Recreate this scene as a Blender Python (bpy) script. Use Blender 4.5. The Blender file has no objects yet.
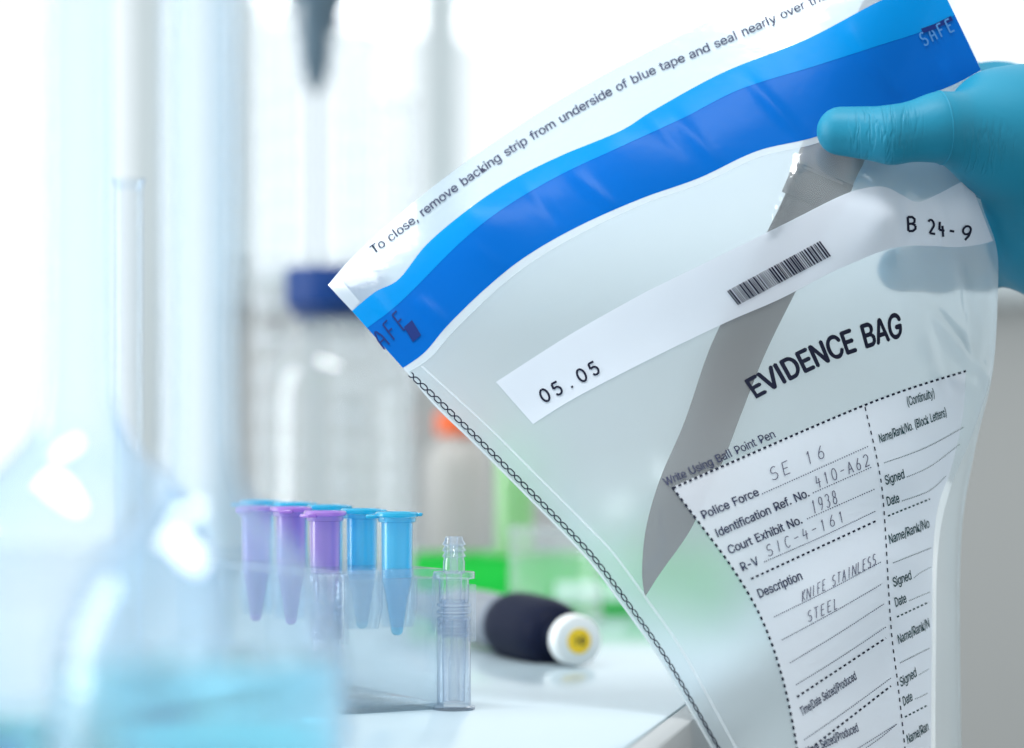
import bpy, bmesh, math, random
import numpy as np
from mathutils import Vector, Matrix
random.seed(7)
rng = np.random.default_rng(5)
S = bpy.context.scene
COL = S.collection
PI = math.pi

# ------------------------------------------------------------------ camera
FPX, YH, HC = 2418.0, 454.0, 0.977      # focal length in pixels, horizon row, lens height
BZ = 0.900                              # bench top
def P(px, py, d):
    return Vector(((px - 512.0) / FPX * d, d, HC - (py - YH) / FPX * d))
def BX(px, d):                          # point on the bench top
    return Vector(((px - 512.0) / FPX * d, d, BZ))
cam = bpy.data.cameras.new('camera'); co = bpy.data.objects.new('camera', cam); COL.objects.link(co)
co.location = (0, 0, HC); co.rotation_euler = (PI / 2, 0, 0)
cam.sensor_width = 36; cam.lens = FPX * 36 / 1024; cam.shift_y = (YH - 374) / 1024
cam.clip_start = 0.02; cam.clip_end = 60
cam.dof.use_dof = True; cam.dof.focus_distance = 0.732; cam.dof.aperture_fstop = 6.0
S.camera = co
S.view_settings.view_transform = 'Standard'; S.view_settings.look = 'None'
S.view_settings.exposure = 0.1; S.view_settings.gamma = 1.0; S.view_settings.use_curve_mapping = False
try:
    S.cycles.transparent_max_bounces = 32; S.cycles.max_bounces = 16; S.cycles.transmission_bounces = 14
    S.cycles.sample_clamp_indirect = 6.0
except Exception: pass

# ------------------------------------------------------------------ materials
def srgb(r, g, b):
    f = lambda c: (c / 255 / 12.92) if c / 255 <= 0.04045 else ((c / 255 + 0.055) / 1.055) ** 2.4
    return (f(r), f(g), f(b), 1)
def nmat(name):
    m = bpy.data.materials.new(name); m.use_nodes = True
    nt = m.node_tree; nt.nodes.clear()
    out = nt.nodes.new('ShaderNodeOutputMaterial')
    return m, nt, out
def principled(name, col, rough=0.4, metal=0.0, spec=0.5, bump=None, trans=0.0, ior=1.45, coat=0.0, sheen=0.0):
    m, nt, out = nmat(name)
    p = nt.nodes.new('ShaderNodeBsdfPrincipled')
    p.inputs['Base Color'].default_value = col; p.inputs['Roughness'].default_value = rough
    p.inputs['Metallic'].default_value = metal; p.inputs['Specular IOR Level'].default_value = spec
    p.inputs['Transmission Weight'].default_value = trans; p.inputs['IOR'].default_value = ior
    p.inputs['Coat Weight'].default_value = coat
    nt.links.new(p.outputs[0], out.inputs[0])
    if bump:
        sc, st, dist = bump
        tc = nt.nodes.new('ShaderNodeTexCoord'); n = nt.nodes.new('ShaderNodeTexNoise'); n.inputs['Scale'].default_value = sc
        b = nt.nodes.new('ShaderNodeBump'); b.inputs['Strength'].default_value = st; b.inputs['Distance'].default_value = dist
        nt.links.new(tc.outputs['Object'], n.inputs['Vector']); nt.links.new(n.outputs['Fac'], b.inputs['Height'])
        nt.links.new(b.outputs[0], p.inputs['Normal'])
    return m
def schlick(nt, scale, cap):
    """reflectance of a thin sheet, the same from either side"""
    N = nt.nodes; L = nt.links
    lw = N.new('ShaderNodeLayerWeight'); lw.inputs['Blend'].default_value = 0.5
    pw = N.new('ShaderNodeMath'); pw.operation = 'POWER'; pw.inputs[1].default_value = 4.0; L.new(lw.outputs['Facing'], pw.inputs[0])
    ma = N.new('ShaderNodeMath'); ma.operation = 'MULTIPLY_ADD'; ma.inputs[1].default_value = 0.9 * scale; ma.inputs[2].default_value = 0.04 * scale
    L.new(pw.outputs[0], ma.inputs[0])
    mn = N.new('ShaderNodeMath'); mn.operation = 'MINIMUM'; mn.inputs[1].default_value = cap; L.new(ma.outputs[0], mn.inputs[0])
    return mn.outputs[0], lw
def sheet_mat(name, scatter, diff=(1, 1, 1, 1), transl=0.5, tint=(1, 1, 1, 1), gloss=0.06, rough=0.12, noise=0.0, bump=0.0, bscale=300, nscale=60, frost=None):
    """thin plastic film / paper: part clear, part milky scatter, with a glossy skin"""
    m, nt, out = nmat(name); N = nt.nodes; L = nt.links
    tr = N.new('ShaderNodeBsdfTransparent'); tr.inputs[0].default_value = tint
    if frost:                              # frosted: blurs what lies far behind, keeps what touches it
        tr = N.new('ShaderNodeBsdfRefraction'); tr.inputs[0].default_value = tint
        tr.inputs['Roughness'].default_value = frost[0]; tr.inputs['IOR'].default_value = frost[1]
    df = N.new('ShaderNodeBsdfDiffuse'); df.inputs[0].default_value = diff
    tl = N.new('ShaderNodeBsdfTranslucent'); tl.inputs[0].default_value = diff
    mx = N.new('ShaderNodeMixShader'); mx.inputs[0].default_value = transl
    L.new(df.outputs[0], mx.inputs[1]); L.new(tl.outputs[0], mx.inputs[2])
    m2 = N.new('ShaderNodeMixShader'); m2.inputs[0].default_value = scatter
    L.new(tr.outputs[0], m2.inputs[1]); L.new(mx.outputs[0], m2.inputs[2])
    tc = N.new('ShaderNodeTexCoord')
    if noise:
        n = N.new('ShaderNodeTexNoise'); n.inputs['Scale'].default_value = nscale; n.inputs['Detail'].default_value = 4
        L.new(tc.outputs['Object'], n.inputs['Vector'])
        mr = N.new('ShaderNodeMapRange'); mr.inputs['From Min'].default_value = 0.3; mr.inputs['From Max'].default_value = 0.7
        mr.inputs['To Min'].default_value = max(0, scatter - noise); mr.inputs['To Max'].default_value = min(1, scatter + noise)
        L.new(n.outputs['Fac'], mr.inputs['Value']); L.new(mr.outputs[0], m2.inputs[0])
    gl = N.new('ShaderNodeBsdfGlossy'); gl.inputs['Roughness'].default_value = rough
    fo, lw = schlick(nt, gloss / 0.04, 0.6)
    m3 = N.new('ShaderNodeMixShader'); L.new(fo, m3.inputs[0])
    L.new(m2.outputs[0], m3.inputs[1]); L.new(gl.outputs[0], m3.inputs[2])
    if bump:
        n2 = N.new('ShaderNodeTexNoise'); n2.inputs['Scale'].default_value = bscale; n2.inputs['Detail'].default_value = 5
        L.new(tc.outputs['Object'], n2.inputs['Vector'])
        b = N.new('ShaderNodeBump'); b.inputs['Strength'].default_value = bump; b.inputs['Distance'].default_value = 0.001
        L.new(n2.outputs['Fac'], b.inputs['Height'])
        L.new(b.outputs[0], gl.inputs['Normal']); L.new(b.outputs[0], lw.inputs['Normal'])
    L.new(m3.outputs[0], out.inputs[0])
    return m
def thin_glass(name, col=(0.97, 0.985, 1, 1), edge=(0.80, 0.90, 0.98, 1), gloss=0.5, rough=0.02, haze=0.0, hcol=(1, 1, 1, 1)):
    m, nt, out = nmat(name); N = nt.nodes; L = nt.links
    lw = N.new('ShaderNodeLayerWeight'); lw.inputs['Blend'].default_value = 0.35
    mc = N.new('ShaderNodeMix'); mc.data_type = 'RGBA'
    mc.inputs[6].default_value = col; mc.inputs[7].default_value = edge
    L.new(lw.outputs['Facing'], mc.inputs[0])
    tr = N.new('ShaderNodeBsdfTransparent'); L.new(mc.outputs[2], tr.inputs[0])
    gl = N.new('ShaderNodeBsdfGlossy'); gl.inputs['Roughness'].default_value = rough
    fo, _lw = schlick(nt, 2 * gloss, 0.55)
    base = tr.outputs[0]
    if haze:
        df = N.new('ShaderNodeBsdfDiffuse'); df.inputs[0].default_value = hcol
        tl = N.new('ShaderNodeBsdfTranslucent'); tl.inputs[0].default_value = hcol
        ms = N.new('ShaderNodeMixShader'); ms.inputs[0].default_value = 0.6
        L.new(df.outputs[0], ms.inputs[1]); L.new(tl.outputs[0], ms.inputs[2])
        mh = N.new('ShaderNodeMixShader'); mh.inputs[0].default_value = haze
        L.new(tr.outputs[0], mh.inputs[1]); L.new(ms.outputs[0], mh.inputs[2]); base = mh.outputs[0]
    mx = N.new('ShaderNodeMixShader'); L.new(fo, mx.inputs[0])
    L.new(base, mx.inputs[1]); L.new(gl.outputs[0], mx.inputs[2])
    L.new(mx.outputs[0], out.inputs[0])
    return m
def glass_mat(name, col=(1, 1, 1, 1), rough=0.0, ior=1.47):
    m, nt, out = nmat(name)
    g = nt.nodes.new('ShaderNodeBsdfGlass'); g.inputs['Color'].default_value = col
    g.inputs['Roughness'].default_value = rough; g.inputs['IOR'].default_value = ior
    nt.links.new(g.outputs[0], out.inputs[0]); return m

M = {}
M['film'] = sheet_mat('bag_film', 0.27, (0.88, 0.97, 1.0, 1), 0.5, (0.92, 0.97, 1, 1), 0.08, 0.10, 0.0, 0, 160, 45)
M['film_back'] = sheet_mat('bag_film_back', 0.24, (0.86, 0.96, 1.0, 1), 0.6, (0.90, 0.965, 1, 1), 0.04, 0.2, 0.0, 0, 140, 40, frost=(0.95, 1.045))
M['flap'] = sheet_mat('flap_film', 0.6, (0.62, 0.73, 0.83, 1), 0.45, (0.86, 0.95, 1, 1), 0.04, 0.15, 0.05, 0.2, 160, 60)
M['weld'] = sheet_mat('weld_film', 0.5, (0.85, 0.92, 0.97, 1), 0.4, (1, 1, 1, 1), 0.09, 0.15)
M['tape_light'] = sheet_mat('tape_light', 0.97, (0.0, 0.29, 0.74, 1), 0.35, (0.2, 0.6, 1, 1), 0.006, 0.3, 0.02, 0.2, 120)
M['tape_dark'] = sheet_mat('tape_dark', 0.98, (0.0, 0.138, 0.54, 1), 0.3, (0.1, 0.4, 1, 1), 0.006, 0.3, 0.01, 0.2, 120)
M['paper'] = sheet_mat('label_paper', 0.93, (0.74, 0.78, 0.85, 1), 0.35, (1, 1, 1, 1), 0.012, 0.35)
M['form'] = sheet_mat('form_paper', 0.86, (0.79, 0.82, 0.88, 1), 0.35, (1, 1, 1, 1), 0.012, 0.35)
M['ink'] = principled('print_ink', srgb(22, 26, 48), 0.6, spec=0.2)
M['ink_soft'] = principled('small_print_ink', srgb(56, 60, 86), 0.6, spec=0.2)
M['ink_green'] = principled('column_print_ink', srgb(28, 62, 66), 0.6, spec=0.2)
M['pen'] = principled('ballpoint_ink', srgb(88, 88, 108), 0.6, spec=0.2)
M['ink_tape'] = principled('tape_print_ink', srgb(8, 40, 108), 0.5, spec=0.2)
M['ink_pale'] = principled('tape_void_print', srgb(70, 130, 190), 0.5, spec=0.3)
M['steel'] = principled('brushed_steel', (0.105, 0.088, 0.092, 1), 0.5, 1.0, bump=(90, 0.05, 0.001))
M['steel_handle'] = principled('satin_steel', (0.32, 0.26, 0.24, 1), 0.45, 1.0)
M['glass'] = glass_mat('flask_glass', (0.965, 0.985, 1, 1))
M['thin'] = thin_glass('thin_glass', gloss=0.6)
M['thin_cyl'] = thin_glass('cylinder_glass', (0.95, 0.965, 0.975, 1), (0.82, 0.85, 0.88, 1), 0.6, haze=0.14)
M['liquid'] = glass_mat('cyan_liquid', (0.97, 0.995, 1, 1), 0, 1.33)
_nt = M['liquid'].node_tree; _va = _nt.nodes.new('ShaderNodeVolumeAbsorption')
_va.inputs['Color'].default_value = (0.0, 0.90, 0.95, 1); _va.inputs['Density'].default_value = 13
_nt.links.new(_va.outputs[0], [n for n in _nt.nodes if n.type == 'OUTPUT_MATERIAL'][0].inputs['Volume'])
M['clear_plastic'] = thin_glass('clear_plastic', (0.95, 0.97, 0.985, 1), (0.56, 0.69, 0.87, 1), 1.0, 0.05, 0.13, (0.92, 0.96, 1, 1))
M['rack_plastic'] = thin_glass('rack_plastic', (0.93, 0.96, 0.975, 1), (0.84, 0.92, 0.97, 1), 0.5, 0.10, 0.10, (0.85, 0.94, 0.98, 1))
M['conn_glass'] = glass_mat('clear_styrene', (0.97, 0.985, 1, 1), 0.03, 1.40)

# ------------------------------------------------------------------ object helpers
def tag(o, label=None, cat=None, group=None, kind=None):
    if label: o['label'] = label
    if cat: o['category'] = cat
    if group: o['group'] = group
    if kind: o['kind'] = kind
    return o
def empty(name, loc=(0, 0, 0), rot=(0, 0, 0)):
    o = bpy.data.objects.new(name, None); COL.objects.link(o); o.location = loc; o.rotation_euler = rot
    o.empty_display_size = 0.02
    return o
def world_of(o):
    m = Matrix.LocRotScale(o.location, o.rotation_euler, None)
    return (world_of(o.parent) @ m) if o.parent else m
def mesh_obj(name, verts, faces, mat, parent=None, smooth=True, world=True):
    """verts in world space when world and the parent is an unrotated empty; else local"""
    me = bpy.data.meshes.new(name)
    if parent is not None and world:
        inv = world_of(parent).inverted()
        verts = [inv @ Vector(v) for v in verts]
    me.from_pydata([tuple(v) for v in verts], [], [tuple(f) for f in faces])
    me.materials.append(mat)
    if smooth:
        me.polygons.foreach_set('use_smooth', [True] * len(me.polygons))
    me.update()
    o = bpy.data.objects.new(name, me); COL.objects.link(o)
    if parent is not None: o.parent = parent
    return o
def bm_obj(name, bm, mat, parent=None, smooth=True, angle=None):
    bmesh.ops.recalc_face_normals(bm, faces=bm.faces[:])
    me = bpy.data.meshes.new(name); bm.to_mesh(me); bm.free(); me.materials.append(mat)
    if smooth:
        me.polygons.foreach_set('use_smooth', [True] * len(me.polygons))
        if angle is not None:
            try: me.set_sharp_from_angle(angle=angle)
            except Exception: pass
    o = bpy.data.objects.new(name, me); COL.objects.link(o)
    if parent is not None: o.parent = parent
    return o
def lathe(bm, prof, seg=48, mat=None, close=True):
    """prof: list of (r, z); r==0 closes"""
    rings = []
    for r, z in prof:
        if r < 1e-7:
            rings.append([bm.verts.new((0, 0, z))])
        else:
            rings.append([bm.verts.new((r * math.cos(2 * PI * i / seg), r * math.sin(2 * PI * i / seg), z)) for i in range(seg)])
    for a, b in zip(rings[:-1], rings[1:]):
        if len(a) == 1 and len(b) == 1: continue
        for i in range(seg):
            j = (i + 1) % seg
            if len(a) == 1: bm.faces.new((a[0], b[i], b[j]))
            elif len(b) == 1: bm.faces.new((a[i], a[j], b[0]))
            else: bm.faces.new((a[i], a[j], b[j], b[i]))
    if mat is not None:
        for ring in rings:
            for v in ring: v.co = mat @ v.co
    return rings
def box(bm, c, s, bevel=0.0, mat=None, seg=2):
    r = bmesh.ops.create_cube(bm, size=1.0)
    vs = r['verts']
    for v in vs: v.co = Vector((v.co.x * s[0] + c[0], v.co.y * s[1] + c[1], v.co.z * s[2] + c[2]))
    if bevel:
        es = {e for v in vs for e in v.link_edges}
        rb = bmesh.ops.bevel(bm, geom=list(es), offset=bevel, segments=seg, affect='EDGES', profile=0.5)
        vs = list({v for f in rb['faces'] for v in f.verts} | {v for v in vs if v.is_valid})
    if mat is not None:
        for v in vs:
            if v.is_valid: v.co = mat @ v.co
def smooth_prof(pts, n=6):
    """Catmull-Rom resample of a profile"""
    out = []
    for i in range(len(pts) - 1):
        p0 = pts[max(i - 1, 0)]; p1 = pts[i]; p2 = pts[i + 1]; p3 = pts[min(i + 2, len(pts) - 1)]
        for k in range(n):
            t = k / n
            out.append(tuple(0.5 * ((2 * p1[a]) + (-p0[a] + p2[a]) * t + (2 * p0[a] - 5 * p1[a] + 4 * p2[a] - p3[a]) * t * t + (-p0[a] + 3 * p1[a] - 3 * p2[a] + p3[a]) * t ** 3) for a in range(2)))
    out.append(tuple(pts[-1]))
    return out
def axis_mat(a, b):
    """local +Z runs from a to b"""
    a = Vector(a); d = (Vector(b) - a).normalized()
    return Matrix.Translation(a) @ d.to_track_quat('Z', 'Y').to_matrix().to_4x4()

# ------------------------------------------------------------------ world and lamps
w = bpy.data.worlds.new('world'); S.world = w; w.use_nodes = True
nt = w.node_tree; nt.nodes.clear()
wo = nt.nodes.new('ShaderNodeOutputWorld'); bg = nt.nodes.new('ShaderNodeBackground')
tc = nt.nodes.new('ShaderNodeTexCoord'); sx = nt.nodes.new('ShaderNodeSeparateXYZ')
mr = nt.nodes.new('ShaderNodeMapRange'); mr.inputs['From Min'].default_value = -0.7; mr.inputs['From Max'].default_value = 0.8
mr.inputs['To Min'].default_value = 0.73; mr.inputs['To Max'].default_value = 1.25
nt.links.new(tc.outputs['Generated'], sx.inputs[0]); nt.links.new(sx.outputs['Y'], mr.inputs['Value'])
bg.inputs['Color'].default_value = (0.93, 0.985, 1.0, 1)
nt.links.new(mr.outputs[0], bg.inputs['Strength']); nt.links.new(bg.outputs[0], wo.inputs[0])
def area(name, loc, target, sx_, sy_, energy, col=(1, 1, 1)):
    l = bpy.data.lights.new(name, 'AREA'); l.shape = 'RECTANGLE'; l.size = sx_; l.size_y = sy_; l.energy = energy; l.color = col
    o = bpy.data.objects.new(name, l); COL.objects.link(o); o.location = loc
    o.rotation_euler = (Vector(target) - Vector(loc)).to_track_quat('-Z', 'Y').to_euler()
    return o
area('added_overhead_light', (-0.35, 0.25, 2.45), (0.0, 0.75, 0.95), 1.0, 0.30, 21, (0.97, 0.99, 1))  # unseen overhead light, added for highlights on the glove and film
area('side_window_light', (-2.2, 0.7, 1.5), (0.1, 0.75, 0.95), 0.9, 2.0, 38, (0.92, 0.97, 1))

# ------------------------------------------------------------------ the room
M['wall'] = principled('wall_paint', srgb(186, 188, 187), 0.8, bump=(40, 0.05, 0.002))
M['frame'] = principled('window_frame_paint', srgb(222, 232, 235), 0.5)
M['floor'] = principled('floor_vinyl', srgb(120, 122, 124), 0.4, bump=(30, 0.03, 0.002))
WY = 4.0
def wx(px): return (px - 512) / FPX * WY
def wz(py): return HC - (py - YH) / FPX * WY
def struct(name, boxes, mat, bevel=0.004):
    bm = bmesh.new()
    for (x0, x1, y0, y1, z0, z1) in boxes:
        box(bm, ((x0 + x1) / 2, (y0 + y1) / 2, (z0 + z1) / 2), (x1 - x0, y1 - y0, z1 - z0), bevel)
    o = bm_obj(name, bm, mat, None, True, math.radians(40)); o['kind'] = 'structure'; return o
struct('floor', [(-3.2, 2.6, -0.6, WY + 0.2, -0.05, 0.0)], M['floor'])
SILL = wz(300); XL = wx(228)      # tall glazing to the left of XL, sill-height windows to its right
struct('wall_back', [(XL, 2.5, WY, WY + 0.18, 0.0, SILL), (-3.2, 2.5, WY, WY + 0.18, 2.45, 2.8), (-3.2, XL, WY, WY + 0.18, 0, 0.25)], M['wall'])
struct('trim_1', [(XL, 2.5, WY - 0.09, WY + 0.1, SILL, SILL + 0.03)], M['frame'])
def window(n, x0, x1, z0, z1, bars):
    t = 0.035
    bx = [(x0, x0 + t, WY + 0.05, WY + 0.11, z0, z1), (x1 - t, x1, WY + 0.05, WY + 0.11, z0, z1),
          (x0, x1, WY + 0.05, WY + 0.11, z0, z0 + t), (x0, x1, WY + 0.05, WY + 0.11, z1 - t, z1)]
    for b in bars: bx.append((b - t, b + t, WY + 0.05, WY + 0.11, z0, z1))
    o = struct('window_%d' % n, bx, M['frame'])
    bm = bmesh.new(); box(bm, ((x0 + x1) / 2, WY + 0.08, (z0 + z1) / 2), (x1 - x0, 0.006, z1 - z0))
    bm_obj('window_pane', bm, M['thin'], o, False)
window(1, -3.2, XL, 0.25, 2.45, [wx(142), wx(-140)])
window(2, XL, wx(440), SILL + 0.03, 2.45, [])
window(3, wx(440), wx(930), SILL + 0.03, 2.45, [])
window(4, wx(930), 2.5, SILL + 0.03, 2.45, [])

# ------------------------------------------------------------------ bench
M['bench'] = principled('bench_laminate', srgb(174, 191, 199), 0.16, spec=0.5, bump=(14, 0.03, 0.002))
M['bench_edge'] = principled('bench_edge', srgb(160, 163, 164), 0.5)
M['cabinet'] = principled('cabinet_laminate', srgb(186, 190, 190), 0.5)
E0 = Vector((0.0335, 0.633, 0)); EA = Vector((0.2065, 0.9784, 0)); EN = Vector((-0.9784, 0.2065, 0))
RB = Matrix.Translation(E0) @ Matrix((( EA.x, EN.x, 0, 0), (EA.y, EN.y, 0, 0), (0, 0, 1, 0), (0, 0, 0, 1)))
wt = empty('worktop', E0 + Vector((0, 0, BZ - 0.014)))
tag(wt, 'pale blue-grey glossy laboratory worktop carrying the glassware and tubes', 'worktop')
T0 = world_of(wt).inverted()
bm = bmesh.new(); box(bm, (0.42, 0.378, BZ - 0.007), (1.72, 0.748, 0.014), 0.0012, T0 @ RB); bm_obj('work_surface', bm, M['bench'], wt, True, 0.6)
bm = bmesh.new(); box(bm, (0.42, 0.0, BZ - 0.0072), (1.72, 0.008, 0.0136), 0.001, T0 @ RB); tag(bm_obj('edge_strip', bm, M['bench_edge'], wt, True, 0.6), 'grey edge strip along the worktop')
cb = empty('bench_cabinet', RB @ Vector((0.42, 0.37, 0)))
tag(cb, 'grey laminate cabinet under the worktop at the bottom right', 'cabinet')
T1 = world_of(cb).inverted()
bm = bmesh.new(); box(bm, (0.42, 0.37, 0.443), (1.68, 0.70, 0.884), 0.002, T1 @ RB); bm_obj('body', bm, M['cabinet'], cb, True, 0.6)
for k in range(3):
    bm = bmesh.new(); box(bm, (-0.14 + 0.56 * k, 0.012, 0.47), (0.55, 0.018, 0.80), 0.002, T1 @ RB); dr = bm_obj('door', bm, M['cabinet'], cb, True, 0.6)
    bm = bmesh.new(); box(bm, (-0.14 + 0.56 * k, -0.012, 0.80), (0.12, 0.010, 0.012), 0.003, T1 @ RB)
    box(bm, (-0.19 + 0.56 * k, -0.004, 0.80), (0.01, 0.018, 0.01), 0.001, T1 @ RB); box(bm, (-0.09 + 0.56 * k, -0.004, 0.80), (0.01, 0.018, 0.01), 0.001, T1 @ RB)
    bm_obj('handle', bm, M['steel'], dr)

# ------------------------------------------------------------------ evidence bag: the shape of the sheet
CTRL = [(330, 285, .744), (420, 205, .758), (500, 140, .768), (610, 70, .770), (720, 15, .766), (800, -25, .762),
        (352, 310, .741), (470, 208, .747), (620, 131, .747), (757, 92, .744), (882, 0, .748), (942, 0, .751), (979, 72, .750),
        (403, 368, .734), (485, 289, .738), (577, 227, .738), (699, 178, .735), (815, 137, .736), (900, 130, .740), (980, 130, .748),
        (450, 412, .729), (535, 400, .730), (640, 325, .731), (780, 262, .729), (860, 222, .724), (893, 215, .722), (925, 222, .733), (970, 212, .738), (996, 245, .748),
        (999, 288, .752), (992, 370, .752), (970, 440, .760), (948, 490, .764), (938, 560, .764), (936, 650, .764), (935, 810, .765),
        (560, 528, .7175), (640, 500, .7128), (750, 400, .727), (830, 365, .730), (900, 325, .734), (950, 320, .742),
        (672, 487, .7118), (770, 450, .722), (865, 405, .733), (920, 395, .742), (640, 622, .7072), (700, 600, .706), (735, 572, .707),
        (800, 560, .719), (880, 520, .735), (720, 745, .700), (760, 810, .698), (797, 748, .703), (850, 700, .718), (900, 720, .737), (900, 620, .738), (908, 810, .738), (915, 560, .744), (916, 480, .742)]
cp = np.array(CTRL)
def _tps(r2): return np.where(r2 > 0, r2 * np.log(r2 + 1e-12), 0)
def _fit(xy, val, lam=0.02):
    n = len(xy); q = xy / 100.0
    K = _tps(((q[:, None] - q[None]) ** 2).sum(-1)) + lam * np.eye(n)
    Pm = np.hstack([np.ones((n, 1)), q]); A = np.block([[K, Pm], [Pm.T, np.zeros((3, 3))]])
    return np.linalg.solve(A, np.concatenate([val, np.zeros(3)]))
_w = _fit(cp[:, :2], cp[:, 2])
CREASE = [  # x0,y0,x1,y1, width px, height m (towards the viewer = negative)
    (416, 297, 452, 330, 4, -.0009), (470, 242, 505, 275, 4, -.0006), (568, 168, 618, 212, 4, -.0009), (668, 108, 722, 168, 4, -.0007),
    (742, 72, 806, 140, 4, -.0009), (844, 22, 900, 100, 5, -.0010), (640, 110, 690, 160, 3, .0004), (520, 180, 560, 225, 3, .0004), (370, 290, 400, 330, 3, -.0005),
    (902, 185, 914, 255, 6, .0022), (938, 195, 946, 250, 5, -.0016), (915, 290, 948, 395, 4, -.0022), (925, 300, 994, 388, 5, -.0036), (930, 330, 952, 392, 3, .0016), (960, 262, 976, 345, 3, .0018), (965, 330, 985, 396, 3, .0022), (935, 370, 990, 392, 4, -.0016),
    (985, 300, 975, 390, 4, -.0010), (801, 160, 770, 234, 2.5, -.0038), (850, 165, 885, 190, 5, -.0010), (955, 165, 965, 190, 4, -.0015),
    (560, 300, 700, 240, 9, -.0004), (470, 340, 600, 300, 10, .0004), (690, 690, 770, 640, 10, -.0007), (800, 330, 850, 300, 9, -.0004),
    (940, 60, 965, 110, 3, -.0009), (930, 30, 950, 95, 3, .0008), (905, 285, 925, 355, 4, -.0009)]
def D(px, py):
    px = np.atleast_1d(np.asarray(px, float)); py = np.atleast_1d(np.asarray(py, float))
    q = np.stack([px, py], 1) / 100.0; c = cp[:, :2] / 100.0
    out = _tps(((q[:, None] - c[None]) ** 2).sum(-1)) @ _w[:-3] + _w[-3] + q @ _w[-2:]
    for x0, y0, x1, y1, wd, h in CREASE:
        dx, dy = x1 - x0, y1 - y0; L2 = dx * dx + dy * dy
        t = np.clip(((px - x0) * dx + (py - y0) * dy) / L2, 0, 1)
        r2 = (px - x0 - t * dx) ** 2 + (py - y0 - t * dy) ** 2
        out = out + h * np.exp(-r2 / (2 * wd * wd)) * np.sin(PI * np.clip(t, 0.02, 0.98)) ** 0.6
    # soft ripple of limp film
    out = out + 0.00008 * np.sin(px * 0.083 + py * 0.031) * np.sin(py * 0.067 - px * 0.024)
    return out
def surf(pts, off=0.0, extra=None):
    """pixel-frame outline points of the bag -> points in the room, on the sheet"""
    a = np.asarray(pts, float)
    d = D(a[:, 0], a[:, 1]) + off
    if extra is not None: d = d + extra
    return [P(x, y, dd) for (x, y), dd in zip(a, d)]
def resample(poly, n):
    p = np.asarray(poly, float)
    # catmull-rom densify
    o = []
    for i in range(len(p) - 1):
        p0 = p[max(i - 1, 0)]; p1 = p[i]; p2 = p[i + 1]; p3 = p[min(i + 2, len(p) - 1)]
        for k in range(12):
            t = k / 12
            o.append(0.5 * (2 * p1 + (p2 - p0) * t + (2 * p0 - 5 * p1 + 4 * p2 - p3) * t * t + (3 * p1 - p0 - 3 * p2 + p3) * t ** 3))
    o.append(p[-1]); o = np.array(o)
    s = np.concatenate([[0], np.cumsum(np.hypot(*np.diff(o, axis=0).T))]); s /= s[-1]
    u = np.linspace(0, 1, n)
    return np.stack([np.interp(u, s, o[:, 0]), np.interp(u, s, o[:, 1])], 1)
def band(top, bot, nu, nv):
    """grid between two outlines"""
    a = resample(top, nu); b = resample(bot, nu)
    t = np.linspace(0, 1, nv)[:, None, None]
    return (a[None] * (1 - t) + b[None] * t)
def grid_mesh(name, g, mat, parent, off=0.0, extra=None):
    nv, nu, _ = g.shape
    vs = surf(g.reshape(-1, 2), off, None if extra is None else extra.reshape(-1))
    fs = [(j * nu + i, (j + 1) * nu + i, (j + 1) * nu + i + 1, j * nu + i + 1) for j in range(nv - 1) for i in range(nu - 1)]
    return mesh_obj(name, vs, fs, mat, parent)
FLAP_TOP = [(328, 285), (346, 264), (375, 236), (425, 193), (480, 152), (540, 112), (600, 77), (660, 46), (720, 16), (780, -12), (860, -45), (925, -68)]
TAPE_TOP = [(352, 311), (375, 292), (399, 279), (427, 244), (470, 208), (512, 180), (560, 156), (620, 131), (654, 110), (724, 72), (807, 39), (882, 0), (938, -20)]
TAPE_MID = [(367, 328), (390, 311), (412, 291), (461, 242), (504, 208), (560, 175), (620, 147), (683, 118), (741, 89), (815, 66), (880, 45), (923, 31), (955, 15)]
TAPE_BOT = [(403, 368), (425, 352), (448, 325), (485, 289), (525, 257), (577, 227), (640, 199), (699, 178), (757, 151), (815, 137), (880, 112), (948, 87), (981, 70)]
BAND_BOT = [(407, 373), (430, 358), (454, 331), (491, 295), (531, 263), (582, 233), (644, 204), (703, 183), (760, 157), (818, 143), (884, 118), (951, 93), (983, 76)]
LEFT = [(352, 311), (367, 328), (403, 368), (433, 404), (473, 443), (513, 483), (571, 542), (597, 572), (630, 617), (658, 657), (684, 701), (711, 748), (745, 810)]
RIGHT = [(938, -20), (955, 15), (981, 72), (979, 120), (972, 160), (982, 205), (996, 245), (998, 285), (992, 370), (971, 438), (950, 490), (938, 550), (936, 650), (935, 810)]
RIGHT_B = [(938, -20), (955, 15), (981, 72), (979, 120), (972, 160), (982, 205), (996, 245), (998, 285), (993, 370), (977, 440), (964, 510), (960, 570), (960, 650), (962, 810)]
bag = empty('evidence_bag', P(700, 400, 0.74))
tag(bag, 'clear plastic evidence bag with a blue tape seal, filled-in form and a knife inside', 'evidence bag')
def side_grid(left, right, nv, nu, top=None, kblend=0.30):
    l = resample(left, nv); r = resample(right, nv)
    u = np.linspace(0, 1, nu)[None, :, None]
    g = l[:, None] * (1 - u) + r[:, None] * u
    if top is not None:                     # let the first rows follow the curved tape
        t = resample(top, nu); straight = g[0].copy(); dv = t - straight
        wgt = np.clip(1 - np.linspace(0, 1, nv) / kblend, 0, 1) ** 1.5
        g = g + dv[None] * wgt[:, None, None]
    return g
NV, NU = 150, 110
gf = side_grid(LEFT, RIGHT, NV, NU, TAPE_TOP)
grid_mesh('front_film', gf, M['film'], bag)
gb = side_grid(LEFT, RIGHT_B, NV, NU, TAPE_TOP)
ss = np.linspace(0, 1, NU)[None, :]; tt = np.linspace(0, 1, NV)[:, None]
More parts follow.
